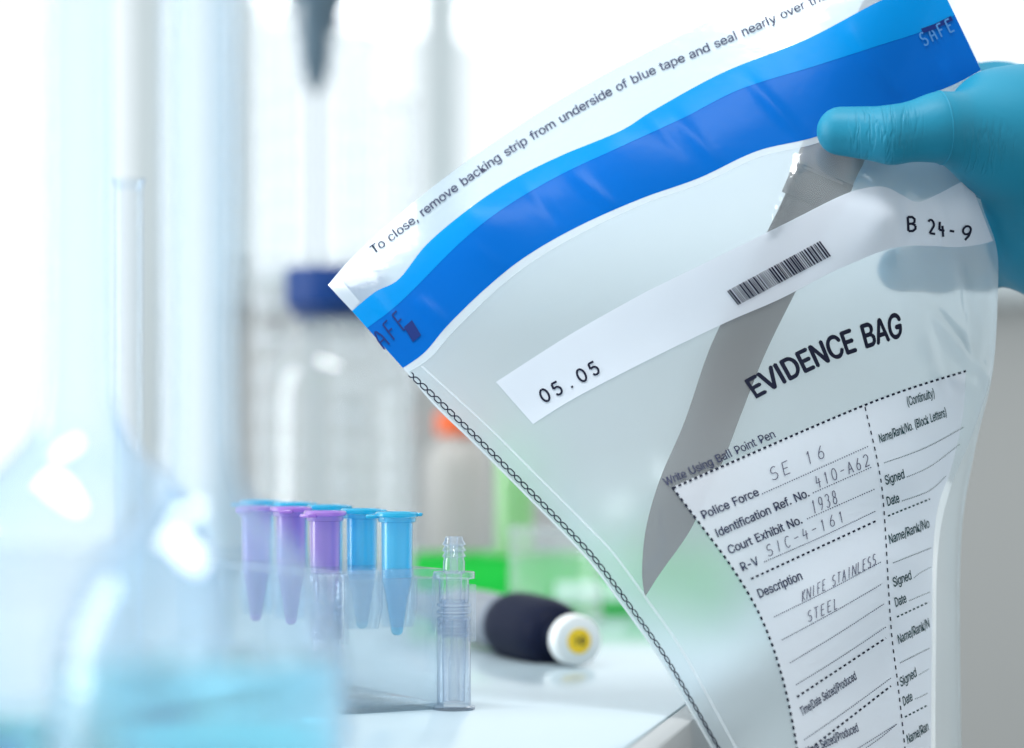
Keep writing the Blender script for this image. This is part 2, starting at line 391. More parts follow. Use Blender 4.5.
bul = (4 * ss * (1 - ss)) ** 0.45 * (0.55 + 0.45 * np.sin(PI * np.clip(tt * 1.1 + 0.1, 0, 1)))
wob = 0.0016 * np.sin(9 * ss + 7 * tt) * np.sin(13 * tt - 4 * ss)
back_extra = 0.0012 + 0.024 * bul + wob * bul
grid_mesh('back_film', gb, M['film_back'], bag, 0, back_extra)
grid_mesh('closing_flap', band(FLAP_TOP, TAPE_TOP, 110, 22), M['flap'], bag, 0.0002)
# a turned and welded edge of the flap on its left end
grid_mesh('flap_weld', band([(328, 285), (337, 295), (352, 311)], [(338, 277), (347, 287), (360, 302)], 12, 4), M['weld'], bag, -0.0001)
bt = grid_mesh('blue_tape', band(TAPE_MID, TAPE_BOT, 140, 26), M['tape_dark'], bag, -0.0003); bt['label'] = 'deep blue adhesive tape'
grid_mesh('tape_edge', band(TAPE_TOP, TAPE_MID, 140, 12), M['tape_light'], bag, -0.0004)['label'] = 'lighter blue upper strip of the tape'
grid_mesh('seal_line', band(TAPE_BOT, BAND_BOT, 140, 4), M['weld'], bag, -0.00025)['label'] = 'whitish seal line under the tape'
# weld along the left seam
L1 = [(420, 366), (452, 395), (490, 430), (530, 470), (588, 528), (614, 556), (648, 603), (676, 643), (703, 690), (729, 738), (760, 795)]
L2 = [(423, 366), (455, 395), (493, 430), (533, 470), (591, 528), (617, 556), (651, 603), (679, 643), (706, 690), (732, 738), (763, 795)]
grid_mesh('side_weld', band(L1, L2, 120, 3), M['weld'], bag, -0.0002)
def edge_strip(poly, wpx, name):
    p = resample(poly, 140); t = np.gradient(p, axis=0); n = np.stack([-t[:, 1], t[:, 0]], 1); n /= np.linalg.norm(n, axis=1)[:, None]
    g = np.stack([p - n * wpx / 2, p + n * wpx / 2], 0)
    return grid_mesh(name, g, M['weld'], bag, -0.00022)
edge_strip([(x + 1.0, y - .5) for x, y in LEFT[2:]], 2.0, 'cut_edge')

# ------------------------------------------------------------------ printing on the bag
class Ink:
    def __init__(s): s.v = []; s.f = []
    def quad(s, a, b, c, d):
        k = len(s.v); s.v += [a, b, c, d]; s.f.append((k, k + 1, k + 2, k + 3))
    def stroke(s, pts, wpx):
        p = np.asarray(pts, float)
        if len(p) < 2: return
        q = [p[0]]
        for a, b in zip(p[:-1], p[1:]):
            n = max(1, int(np.hypot(*(b - a)) / 8))
            for k in range(1, n + 1): q.append(a + (b - a) * k / n)
        p = np.array(q); t = np.gradient(p, axis=0); n = np.stack([-t[:, 1], t[:, 0]], 1)
        n /= (np.linalg.norm(n, axis=1)[:, None] + 1e-9)
        k = len(s.v)
        for a, m in zip(p, n): s.v += [tuple(a - m * wpx / 2), tuple(a + m * wpx / 2)]
        for i in range(len(p) - 1): s.f.append((k + 2 * i, k + 2 * i + 1, k + 2 * i + 3, k + 2 * i + 2))
    def dots(s, p0, p1, dash, gap, wpx, mid=None):
        pl = resample([p0, p1] if mid is None else [p0, mid, p1], 200)
        ss_ = np.concatenate([[0], np.cumsum(np.hypot(*np.diff(pl, axis=0).T))]); L = ss_[-1]; t = 0
        while t < L:
            u = np.array([t, min(t + dash, L)])
            s.stroke(np.stack([np.interp(u, ss_, pl[:, 0]), np.interp(u, ss_, pl[:, 1])], 1), wpx); t += dash + gap
    def text(s, txt, p0, p1, h, up=None, bold=0.0, arc=None):
        vs, fs, w_ = glyphs(txt, bold)
        p0 = np.array(p0, float); p1 = np.array(p1, float); e = (p1 - p0)
        if up is None: up = np.array([e[1], -e[0]]) / np.hypot(*e)
        else: up = np.array(up, float) / np.hypot(*up)
        k = len(s.v)
        for x, y in vs:
            b = p0 + e * (x / w_) if arc is None else arc(x / w_)
            if arc is not None:
                tg = arc(x / w_ + .01) - arc(x / w_ - .01); up_ = np.array([tg[1], -tg[0]]) / np.hypot(*tg)
            else: up_ = up
            s.v.append(tuple(b + up_ * (y / 0.728 * h)))
        s.f += [tuple(i + k for i in f) for f in fs]
    def hand(s, txt, p0, p1, h, wpx, up, adv=None, jit=0.0):
        """single-stroke lettering"""
        p0 = np.array(p0, float); p1 = np.array(p1, float); up = np.array(up, float) / np.hypot(*up)
        n = len(txt); e = (p1 - p0) / max(1e-6, n - 0.35)
        for i, ch in enumerate(txt):
            for st in STROKES.get(ch, []):
                sk = 0.10 if jit else 0; jx, jy = (random.uniform(-jit, jit), random.uniform(-jit, jit)) if jit else (0, 0)
                pts = [p0 + e * (i + (x + jx) * 0.65 + (sk * y)) + up * (y + jy) * h for x, y in curve_pts(st)]
                run = [pts[0]]                       # break the pen line at sharp corners so it keeps its width
                for q in range(1, len(pts)):
                    run.append(pts[q])
                    if q < len(pts) - 1:
                        a_, b_ = pts[q] - pts[q - 1], pts[q + 1] - pts[q]
                        if a_ @ b_ < .6 * np.hypot(*a_) * np.hypot(*b_): s.stroke(run, wpx); run = [pts[q]]
                s.stroke(run, wpx)
    def build(s, name, mat, off, parent=None):
        vs = surf(s.v, off)
        return mesh_obj(name, vs, s.f, mat, parent if parent is not None else bag, smooth=True)
_gl = {}
try:                                   # the sans face that ships inside Blender itself
    import os
    FONT = bpy.data.fonts.load(os.path.join(bpy.utils.system_resource('DATAFILES', path='fonts'), 'Inter.woff2'))
except Exception:
    FONT = None
def raw_glyph(txt):
    if ('raw', txt) in _gl: return _gl[('raw', txt)]
    c = bpy.data.curves.new('t', 'FONT'); c.body = txt; c.size = 1; c.resolution_u = 4
    if FONT: c.font = FONT
    o = bpy.data.objects.new('t', c); COL.objects.link(o)
    dg = bpy.context.evaluated_depsgraph_get(); me = o.evaluated_get(dg).to_mesh()
    vs = [(v.co.x, v.co.y) for v in me.vertices]; fs = [tuple(p.vertices) for p in me.polygons]
    o.evaluated_get(dg).to_mesh_clear(); bpy.data.objects.remove(o); bpy.data.curves.remove(c)
    _gl[('raw', txt)] = (vs, fs); return vs, fs
def width(t): v = raw_glyph(t)[0]; return max(x for x, y in v) - min(x for x, y in v)
def glyphs(txt, bold):
    key = (txt, bold)
    if key in _gl: return _gl[key]
    vs = []; fs = []; x = 0.0; hh = width('HH'); CAP = max(q[1] for q in raw_glyph('H')[0])
    for ch in txt:
        if ch == ' ': x += .25; continue
        if ch in 'Il':                       # plain upright stems
            hgt = CAP if ch == 'I' else CAP * 1.04; wd = .130 * CAP
            k = len(vs); vs += [(x + .062, 0), (x + .062 + wd, 0), (x + .062 + wd, hgt), (x + .062, hgt)]; fs.append((k, k + 1, k + 2, k + 3)); x += .062 * 2 + wd + .0; continue
        adv = width('H' + ch + 'H') - hh
        gv, gf = raw_glyph(ch); k = len(vs)
        if ch == 'D':                        # stem and bowl drawn here: the face's own outline overlaps itself
            u0 = min(q[0] for q in gv); u1 = max(q[0] for q in gv); st = .128 * CAP; cx_ = u0 + .315 * CAP
            ou = [(u0 + st * .9, CAP)] + [(cx_ + (u1 - cx_) * math.cos(a), CAP / 2 + CAP / 2 * math.sin(a)) for a in [PI / 2 - PI * q / 24 for q in range(25)]] + [(u0 + st * .9, 0)]
            il = [(u0 + st * .9, CAP - st * .9)] + [(cx_ + (u1 - cx_ - st) * math.cos(a), CAP / 2 + (CAP / 2 - st * .9) * math.sin(a)) for a in [PI / 2 - PI * q / 24 for q in range(25)]] + [(u0 + st * .9, st * .9)]
            gv = ou + il + [(u0, 0), (u0 + st, 0), (u0 + st, CAP), (u0, CAP)]; n_ = len(ou)
            gf = [(q, q + 1, n_ + q + 1, n_ + q) for q in range(n_ - 1)] + [(2 * n_, 2 * n_ + 1, 2 * n_ + 2, 2 * n_ + 3)]
        vs += [(x + gx, gy) for gx, gy in gv]; fs += [tuple(i + k for i in f) for f in gf]
        x += adv - .018
    x0 = min(v[0] for v in vs); vs = [(a - x0, b) for a, b in vs]
    if bold:
        base = list(vs); bf = list(fs); vs = []; fs = []
        for ox, oy in ((-bold, 0), (bold, 0), (0, bold * .8), (0, -bold * .8)):
            k = len(vs); vs += [(a + ox, b + oy) for a, b in base]; fs += [tuple(i + k for i in f) for f in bf]
    vs = [(a, b * .728 / CAP) for a, b in vs]
    _gl[key] = (vs, fs, max(v[0] for v in vs)); return _gl[key]
def arcp(cx, cy, rx, ry, a0, a1, n=10):
    return [(cx + rx * math.cos(math.radians(a0 + (a1 - a0) * k / n)), cy + ry * math.sin(math.radians(a0 + (a1 - a0) * k / n))) for k in range(n + 1)]
def curve_pts(st): return st
STROKES = {
    '0': [arcp(.5, .5, .42, .5, 90, 450, 16)],
    '1': [[(.35, .8), (.55, 1), (.5, 0)]],
    '2': [arcp(.5, .72, .4, .28, 160, -30, 8) + [(.1, 0), (.95, .03)]],
    '3': [arcp(.45, .75, .38, .25, 150, -80, 8) + arcp(.45, .26, .42, .26, 80, -150, 8)],
    '4': [[(.3, 1), (.1, .4), (.9, .42)], [(.65, .75), (.6, -.05)]],
    '5': [[(.85, 1), (.2, 1), (.16, .58)] + arcp(.48, .32, .4, .32, 110, -150, 9)],
    '6': [[(.7, 1), (.3, .6)] + arcp(.5, .28, .34, .28, 150, -210, 12)],
    '8': [arcp(.5, .75, .3, .25, 270, -90, 12), arcp(.5, .25, .38, .25, 90, 450, 12)],
    '9': [arcp(.5, .7, .36, .3, -10, 350, 12) + [(.75, .3), (.45, 0)]],
    'S': [arcp(.52, .74, .38, .26, 40, 250, 8) + arcp(.48, .25, .42, .27, 70, -150, 8)],
    'E': [[(.9, 1), (.2, 1), (.15, 0), (.9, 0)], [(.18, .52), (.75, .52)]],
    'F': [[(.9, 1), (.2, 1), (.15, 0)], [(.18, .52), (.75, .52)]],
    'A': [[(0.05, 0), (.5, 1), (.95, 0)], [(.2, .36), (.8, .36)]],
    'a': [[(0.1, 0), (.15, .6), (.4, 1), (.6, 1), (.85, .6), (.9, 0)], [(.1, .42), (.9, .42)]],
    'I': [[(.5, 1), (.45, 0)]], 'C': [arcp(.55, .5, .42, .5, 50, 310, 10)],
    'K': [[(.2, 1), (.15, 0)], [(.9, 1), (.2, .45), (.95, 0)]], 'N': [[(-.08, 0), (.05, 1), (.98, 0), (1.1, 1)]],
    'T': [[(.05, 1), (1, .98)], [(.5, 1), (.45, 0)]], 'L': [[(.25, 1), (.18, 0), (.85, .02)]],
    'B': [[(.15, 0), (.15, 1), (.6, 1), (.82, .85), (.8, .65), (.6, .52), (.15, .52)], [(.6, .52), (.88, .38), (.86, .15), (.6, 0), (.15, 0)]],
    '-': [[(.15, .5), (.85, .52)]], '.': [[(.42, .06), (.58, .06)], [(.5, 0), (.5, .13)]], ' ': []}

# flap instruction, along the curved flap
FT = resample([(374, 254), (405, 231), (450, 196), (500, 161), (550, 130), (600, 101), (650, 76), (700, 55), (760, 29), (815, 4), (880, -24)], 200)
_s = np.concatenate([[0], np.cumsum(np.hypot(*np.diff(FT, axis=0).T))]); _s /= _s[-1]
arcF = lambda u: np.array([np.interp(u, _s, FT[:, 0]), np.interp(u, _s, FT[:, 1])])
I = Ink(); I.text('To close, remove backing strip from underside of blue tape and seal neatly over the opening.'.replace('neatly', 'nearly'), None or (0, 0), (1, 0), 8.6, arc=arcF, bold=0.014)
I.build('flap_print', M['ink_soft'], -0.0004)
# tape print
I = Ink(); I.hand('aFE', (384, 350), (409, 325), 19, 1.7, (-.62, -.78))
I.quad((404, 327), (412, 320), (421, 335), (413, 342))
I.build('tape_print', M['ink_tape'], -0.0007)
I = Ink(); I.hand('SaFE', (924, 46), (955, 30), 13, 1.6, (-.45, -.9)); I.build('tape_marks', M['ink_pale'], -0.0008)
I = Ink(); I.stroke([(922, 31), (936, 26), (952, 18)], 5); I.build('tape_smudge', M['ink_tape'], -0.00075)
# chain along the side seam
CH = resample([(410, 374), (438, 400), (478, 439), (518, 479), (576, 538), (602, 568), (635, 613), (663, 653), (690, 698), (717, 745), (750, 803)], 900)
tg = np.gradient(CH, axis=0); nn = np.stack([-tg[:, 1], tg[:, 0]], 1); nn /= np.linalg.norm(nn, axis=1)[:, None]
ls = np.concatenate([[0], np.cumsum(np.hypot(*np.diff(CH, axis=0).T))])
amp = np.interp(ls, [0, 250, 600], [2.2, 1.9, .7])[:, None]
I = Ink()
for sg in (1, -1):
    wv = sg * np.cos(ls / 9.4 * PI)[:, None]
    pth = (CH + nn * amp * np.clip(wv * 1.5, -1, 1))[::2]
    t_ = np.gradient(pth, axis=0); n_ = np.stack([-t_[:, 1], t_[:, 0]], 1); n_ /= np.linalg.norm(n_, axis=1)[:, None]
    k = len(I.v)
    for a, m in zip(pth, n_): I.v += [tuple(a - m * .62), tuple(a + m * .62)]
    for i in range(len(pth) - 1): I.f.append((k + 2 * i, k + 2 * i + 1, k + 2 * i + 3, k + 2 * i + 2))
I.build('seam_print', M['ink'], -0.00035)
# serial strip
ST = [(496, 382), (536, 356), (576, 331), (640, 295), (672, 279), (780, 226), (838, 197), (865, 188), (885, 187), (902, 195), (918, 202), (940, 193), (957, 184), (969, 179)]
SB = [(533, 424), (566, 403), (599, 385), (660, 354), (727, 322), (780, 299), (828, 274), (855, 262), (880, 252), (905, 246), (930, 246), (957, 247), (977, 245), (993, 241)]
strip = grid_mesh('serial_label', band(ST, SB, 150, 20), M['paper'], bag, -0.0004); strip['label'] = 'white serial number strip with a barcode'
I = Ink(); I.hand('05.05', (544, 403), (601, 372), 13, 2.2, (-.5, -.87)); I.build('serial_print', M['ink'], -0.0007, bag)
I = Ink(); I.hand('B', (907, 231), (917, 231), 14, 2.5, (-.05, -1))
I.hand('24-', (929, 233), (956, 239), 14, 2.3, (-.1, -1)); I.hand('9', (960, 240), (971, 240), 14, 2.3, (0.15, -1))
I.build('serial_number', M['ink'], -0.0007, bag)
I = Ink(); TL, TR, BR, BL = [np.array(p, float) for p in ((727, 291), (820, 241), (831, 256), (738, 305))]
x = 0.0
while x < 1:
    wd = random.choice([.007, .007, .012, .018]); gp = random.choice([.006, .008, .013])
    x1 = min(x + wd, 1)
    I.quad(tuple(BL + (BR - BL) * x), tuple(BL + (BR - BL) * x1), tuple(TL + (TR - TL) * x1), tuple(TL + (TR - TL) * x)); x = x1 + gp
I.build('barcode', M['ink'], -0.0007)
# title
EB = resample([(756, 398), (800, 375), (840, 357), (872, 346), (903, 336)], 100)
def arcE(u):
    uu = u + .16 * u * (1 - u); s_ = np.linspace(0, 1, 100)
    return np.array([np.interp(uu, s_, EB[:, 0]), np.interp(uu, s_, EB[:, 1])])
I = Ink()
vs, fs, w_ = glyphs('EVIDENCE BAG', 0.026); k = len(I.v)
for x, y in vs:
    u = x / w_; b = arcE(u); up = np.array([-.58 + .48 * u, -.86]); up /= np.hypot(*up)
    I.v.append(tuple(b + up * y / .728 * (20.5 + 3.5 * u)))
I.f += fs
I.build('title_print', M['ink'], -0.0004)
# the form
FL = [(672, 487), (700, 524), (735, 572), (763, 622), (783, 680), (797, 748), (805, 810)]
FR = [(966, 370), (963, 415), (952, 466), (938, 508), (933, 560), (932, 650), (931, 810)]
gform = side_grid(FL, FR, 90, 80, None)
tp = resample([(672, 487), (770, 445), (865, 405), (915, 387), (966, 370)], 80)
wg = np.clip(1 - np.linspace(0, 1, 90) / .3, 0, 1)[:, None, None]
gform = gform + (tp - gform[0])[None] * wg
form = grid_mesh('form_label', gform, M['form'], bag, -0.0004); form['label'] = 'white printed form filled in by pen'
A = Ink(); B = Ink(); G = Ink(); H = Ink()
def upv(x): u = np.clip((x - 700) / 200, 0, 1); return (-.50 + .32 * u, -.87 - .1 * u)
def T(k, txt, p0, p1, h, bold=.016): k.text(txt, p0, p1, h * 1.03, upv((p0[0] + p1[0]) / 2), bold)
T(A, 'Write Using Ball Point Pen', (666, 486), (776, 437), 8.0, .014)
T(A, 'Police Force', (704, 519), (760, 495), 8.2); T(A, 'Identification Ref. No.', (718, 537), (810, 496), 8.2)
T(A, 'Court Exhibit No.', (730, 554), (803, 523), 8.2); T(A, 'R-V', (743, 571), (760, 564), 8.2)
T(A, 'Description', (760, 598), (803, 579), 8.6); T(A, 'Time/Date Seized/Produced', (802, 716), (857, 679), 8.2)
T(A, 'Where Seized/Produced', (806, 757), (859, 731), 8.4)
A.dots((762, 494), (869, 446), 1.2, 1.3, 1.1); A.dots((813, 493), (872, 467), 1.2, 1.3, 1.1); A.dots((807, 519), (875, 489), 1.2, 1.3, 1.1)
for a, b in [((764, 562), (876, 511)), ((774, 617), (881, 562)), ((782, 640), (882, 584)), ((790, 663), (884, 604)), ((796, 685), (886, 627)), ((804, 740), (891, 678)), ((812, 775), (897, 724)), ((866, 748), (897, 724))]:
    A.dots(a, b, 1.4, .8, .9, ((a[0] + b[0]) / 2, (a[1] + b[1]) / 2 + 1.0))
for a, b in [((751, 579), (876, 521)), ((797, 697), (886, 638)), ((806, 752), (891, 686))]: B.dots(a, b, 3.0, 2.6, 2.0)
B.dots((673, 488), (966, 371), 3.2, 2.6, 2.2, (865, 405))
pl = resample(FL, 300); 
for i in range(0, 295, 6): B.stroke(pl[i:i + 4], 2.3)
pl = resample([(865, 407), (878, 464), (884, 510), (891, 626), (898, 685), (905, 748), (911, 810)], 300)
for i in range(0, 295, 6): B.stroke(pl[i:i + 4], 1.3)
T(G, '(Continuity)', (908, 406), (935, 397), 8.6); T(G, 'Name/Rank/No. (Block Letters)', (880, 443), (947, 416), 8.4)
G.dots((884, 463), (964, 427), 1.0, .6, .9, (925, 448))
for (s0, s1, sm, s2), (d0, d1, dm, d2), (k0, k1), (n0, n1, ntxt), (l0, l1) in [
    (((886, 485), (905, 478), (931, 466), (960, 444)), ((888, 506), (900, 502), (929, 491), (946, 476)), ((888, 516), (930, 499)), ((890, 544), (930, 527), 'Name/Rank/No'), ((893, 563), (931, 548))),
    (((894, 587), (912, 579), (920, 573), (931, 567)), ((896, 607), (907, 602), (918, 597), (930, 592)), ((897, 617), (929, 602)), ((899, 644), (930, 627), 'Name/Rank/N'), ((900, 663), (930, 648))),
    (((901, 687), (917, 676), (922, 673), (929, 669)), ((904, 706), (913, 700), (920, 697), (928, 693)), ((905, 717), (928, 705)), ((908, 744), (929, 730), 'Name/Ran'), ((910, 764), (929, 750)))]:
    T(G, 'Signed', s0, s1, 8.8); T(G, 'Date', d0, d1, 8.8); T(G, ntxt, n0, n1, 8.8)
    G.dots((s1[0] + 2, s1[1] - 1), s2, 1.0, .8, .9, sm); G.dots((d1[0] + 2, d1[1] - 1), d2, 1.0, .8, .9, dm)
    G.dots(k0, k1, 2.4, 2.0, 1.7); G.dots(l0, l1, 1.0, .6, .9)
H.hand('SE 16', (772, 481), (826, 457), 12.5, .95, (-.35, -.94), jit=.02)
H.hand('410-A62', (817, 488), (870, 465), 11.5, .95, (-.3, -.95), jit=.02)
H.hand('1938', (813, 514), (838, 503), 13, .9, (-.25, -.97), jit=.02)
H.hand('SIC-4-161', (768, 557), (845, 521), 11, .9, (-.3, -.95), jit=.03)
H.hand('KNIFE STAINLESS', (802, 602), (876, 564), 10.5, .85, (-.05, -1), jit=.04)
H.hand('STEEL', (808, 622), (838, 608), 10.5, .9, (-.1, -1), jit=.03)
A.build('form_print', M['ink_soft'], -0.0007); B.build('form_rules', M['ink'], -0.0007)
G.build('column_print', M['ink_green'], -0.0007); H.build('handwriting', M['pen'], -0.0008)

# ------------------------------------------------------------------ knife in the bag
KA = np.array([645., 597.]); KB = np.array([815., 195.]); kdir = (KB - KA) / np.hypot(*(KB - KA))
def kdep(x, y): return 0.7175 + 0.0275 * ((np.array([x, y]) - KA) @ kdir) / np.hypot(*(KB - KA))
def kp(x, y, o=0.0): return P(x, y, kdep(x, y) + o)
kn = empty('knife', kp(815, 195)); tag(kn, 'grey stainless steel kitchen knife lying point down inside the plastic bag', 'knife')
edge = resample([(645, 597), (642, 572), (646, 528), (660, 479), (684, 423), (705, 361), (718, 330), (745, 275), (777, 212), (786, 192)], 60)
spine = resample([(645, 597), (661, 572), (692, 527), (723, 461), (742, 412), (766, 352), (796, 291), (822, 240), (846, 192), (850, 182)], 60)
vs = []; fs = []
for i in range(60):
    e, s_ = edge[i], spine[i]; m = e * .45 + s_ * .55; th = min(1, i / 8) * .0009
    vs += [kp(*e, 0), kp(*m, -th), kp(*s_, -th), kp(*s_, th), kp(*m, th)]
for i in range(59):
    for a in range(5):
        b = (a + 1) % 5; fs.append((i * 5 + a, i * 5 + b, i * 5 + 5 + b, i * 5 + 5 + a))
fs.append((59 * 5, 59 * 5 + 1, 59 * 5 + 2, 59 * 5 + 3, 59 * 5 + 4))
o = mesh_obj('blade', vs, fs, M['steel'], kn); o.data.set_sharp_from_angle(angle=0.15)
# bolster and handle run up behind the tape
perp = np.array([-kdir[1], kdir[0]])
def kring(t, wid, th):
    c = KB + kdir * t; out = []
    for k in range(20):
        a = 2 * PI * k / 20; ca, sa = math.cos(a), math.sin(a)
        u = math.copysign(abs(ca) ** .75, ca) * wid; v = math.copysign(abs(sa) ** .8, sa) * th
        q = c + perp * u; out.append(kp(q[0], q[1], v))
    return out
def tube_rings(name, rings, mat, parent):
    vs = []; fs = []; n = len(rings[0])
    for r in rings: vs += r
    for i in range(len(rings) - 1):
        for k in range(n): fs.append((i * n + k, i * n + (k + 1) % n, (i + 1) * n + (k + 1) % n, (i + 1) * n + k))
    fs.append(tuple(range(n))); fs.append(tuple(range((len(rings) - 1) * n, len(rings) * n)))
    return mesh_obj(name, vs, fs, mat, parent)
tube_rings('bolster', [kring(-10, 32, .001), kring(2, 32, .0022), kring(14, 32, .0034), kring(24, 32, .0039)], M['steel'], kn)
tube_rings('handle', [kring(20, 31, .0038), kring(60, 33, .0048), kring(140, 31, .005), kring(220, 32, .005), kring(290, 36, .005), kring(320, 34, .0045), kring(330, 24, .003)], M['steel_handle'], kn)

# ------------------------------------------------------------------ gloved hand (one continuous skin from a distance field)
def rc(a, b, r1, r2): return (np.array(a), np.array(b), r1, r2)
def J(px, py, d): return np.array(P(px, py, d))
JT = [J(841, 131, .7265), J(892, 135, .7215), J(941, 127, .7225), J(1024, 140, .740)]
prims = [
    (rc(JT[0], JT[1], .0073, .0086), .001), (rc(JT[1], JT[2], .0086, .0099), .0015), (rc(JT[2], JT[3], .0099, .0190), .003), (rc(J(990, 112, .742), J(1075, 130, .752), .0110, .018), .008),
    (rc(JT[3], J(1075, 200, .762), .0195, .026), .012), (rc(J(1040, 135, .762), J(1085, 225, .765), .018, .021), .012),
    (rc(J(1025, 110, .776), J(1100, 170, .775), .0135, .020), .010), (rc(J(1028, 230, .770), J(1100, 240, .770), .0140, .0185), .010),
    (rc(J(1085, 205, .765), J(1220, 235, .775), .029, .026), .015), (rc(J(1220, 235, .775), J(1420, 270, .80), .026, .034), .015),
    # index, middle, ring, little finger: knuckle -> joint -> joint -> tip, curled behind the bag
    (rc(J(1040, 105, .786), J(985, 86, .799), .0112, .0095), .006), (rc(J(985, 86, .799), J(915, 104, .793), .0093, .0083), .003), (rc(J(915, 104, .793), J(868, 118, .783), .0082, .0070), .003),
    (rc(J(1045, 160, .788), J(985, 165, .796), .0112, .0095), .006), (rc(J(985, 165, .796), J(915, 176, .781), .0094, .0083), .003), (rc(J(915, 176, .781), J(866, 172, .773), .0082, .0072), .003),
    (rc(J(1045, 215, .784), J(995, 238, .784), .0110, .0092), .006), (rc(J(995, 238, .784), J(940, 266, .773), .0090, .0080), .003), (rc(J(940, 266, .773), J(900, 268, .766), .0080, .0072), .003),
    (rc(J(1050, 252, .776), J(1010, 256, .776), .0100, .0082), .006), (rc(J(1010, 256, .776), J(985, 268, .782), .0080, .0068), .003), (rc(J(985, 268, .782), J(955, 270, .785), .0068, .0060), .003)]
def sd_rc(p, a, b, r1, r2):
    ba = b - a; l2 = ba @ ba
    t = np.clip(((p - a) @ ba) / l2, 0, 1)
    return np.linalg.norm(p - a - t[..., None] * ba, axis=-1) - (r1 + (r2 - r1) * t)
def hand_sdf(p):
    d = None
    for (a, b, r1, r2), k in prims:
        e = sd_rc(p, a, b, r1, r2)
        if d is None: d = e
        else:
            h = np.clip(.5 + .5 * (d - e) / k, 0, 1); d = d * (1 - h) + e * h - k * h * (1 - h)
    # creases at the thumb joint and the web
    X = p[..., 0]; Z = p[..., 2]
    for px, wd, dp in [] and [(868, 1.2, .00022), (876, 1.0, .0002), (884, 1.2, .00028), (892, 1.1, .0003), (900, 1.0, .00026), (909, 1.2, .00025), (918, 1.0, .00015)]:
        x0 = (px - 512) / FPX * .712; zz = (Z - P(0, 131, .715)[2])
        d = d + dp * np.exp(-((X - x0 - .25 * zz ** 2 * 60) / (wd * .0004)) ** 2) * np.exp(-(zz / .0075) ** 2) * (p[..., 1] < .724)
    return d
def surface_nets(f, lo, h):
    nx, ny, nz = f.shape; ins = f < 0
    acc = np.zeros((nx - 1, ny - 1, nz - 1, 3)); cnt = np.zeros((nx - 1, ny - 1, nz - 1))
    cs = [(i, j, k) for i in (0, 1) for j in (0, 1) for k in (0, 1)]
    def sub(a, c): return a[c[0]:nx - 1 + c[0], c[1]:ny - 1 + c[1], c[2]:nz - 1 + c[2]]
    for c1 in cs:
        for ax in range(3):
            if c1[ax] == 0:
                c2 = list(c1); c2[ax] = 1
                a = sub(f, c1); b = sub(f, c2); m = (a < 0) != (b < 0)
                t = np.where(m, a / np.where(m, a - b, 1), 0)
                for q in range(3): acc[..., q] += np.where(m, c1[q] + (t if q == ax else 0), 0)
                cnt += m
    act = cnt > 0; idx = -np.ones(act.shape, int); idx[act] = np.arange(act.sum())
    g = np.stack(np.nonzero(act), 1); vs = (g + acc[act] / cnt[act][:, None]) * h + lo
    faces = []
    for ax in range(3):
        u, v = (ax + 1) % 3, (ax + 2) % 3
        s0 = [slice(1, -1)] * 3; s0[ax] = slice(0, -1); s1 = [slice(1, -1)] * 3; s1[ax] = slice(1, None)
        A_ = ins[tuple(s0)]; B_ = ins[tuple(s1)]; m = np.stack(np.nonzero(A_ != B_), 1)
        if not len(m): continue
        base = m.copy(); base[:, u] += 1; base[:, v] += 1
        flip = ~A_[tuple(m.T)]
        def cell(du, dv):
            c = base.copy(); c[:, u] -= du; c[:, v] -= dv; return idx[tuple(c.T)]
        q = np.stack([cell(1, 1), cell(0, 1), cell(0, 0), cell(1, 0)], 1)
        q[flip] = q[flip][:, ::-1]
        faces.append(q)
    return vs, np.concatenate(faces)
def build_sdf(fn, lo, hi, h):
    n = [int((b - a) / h) + 2 for a, b in zip(lo, hi)]
    ax = [lo[i] + np.arange(n[i]) * h for i in range(3)]
    f = np.empty(n, np.float64)
    for i0 in range(0, n[0], 16):
        pp = np.stack(np.meshgrid(ax[0][i0:i0 + 16], ax[1], ax[2], indexing='ij'), -1); f[i0:i0 + 16] = fn(pp)
    return surface_nets(f, np.array(lo), h)
lo = (0.088, .70, .985); hi = (0.32, .845, 1.105)
hv, hf = build_sdf(hand_sdf, lo, hi, 0.00095)
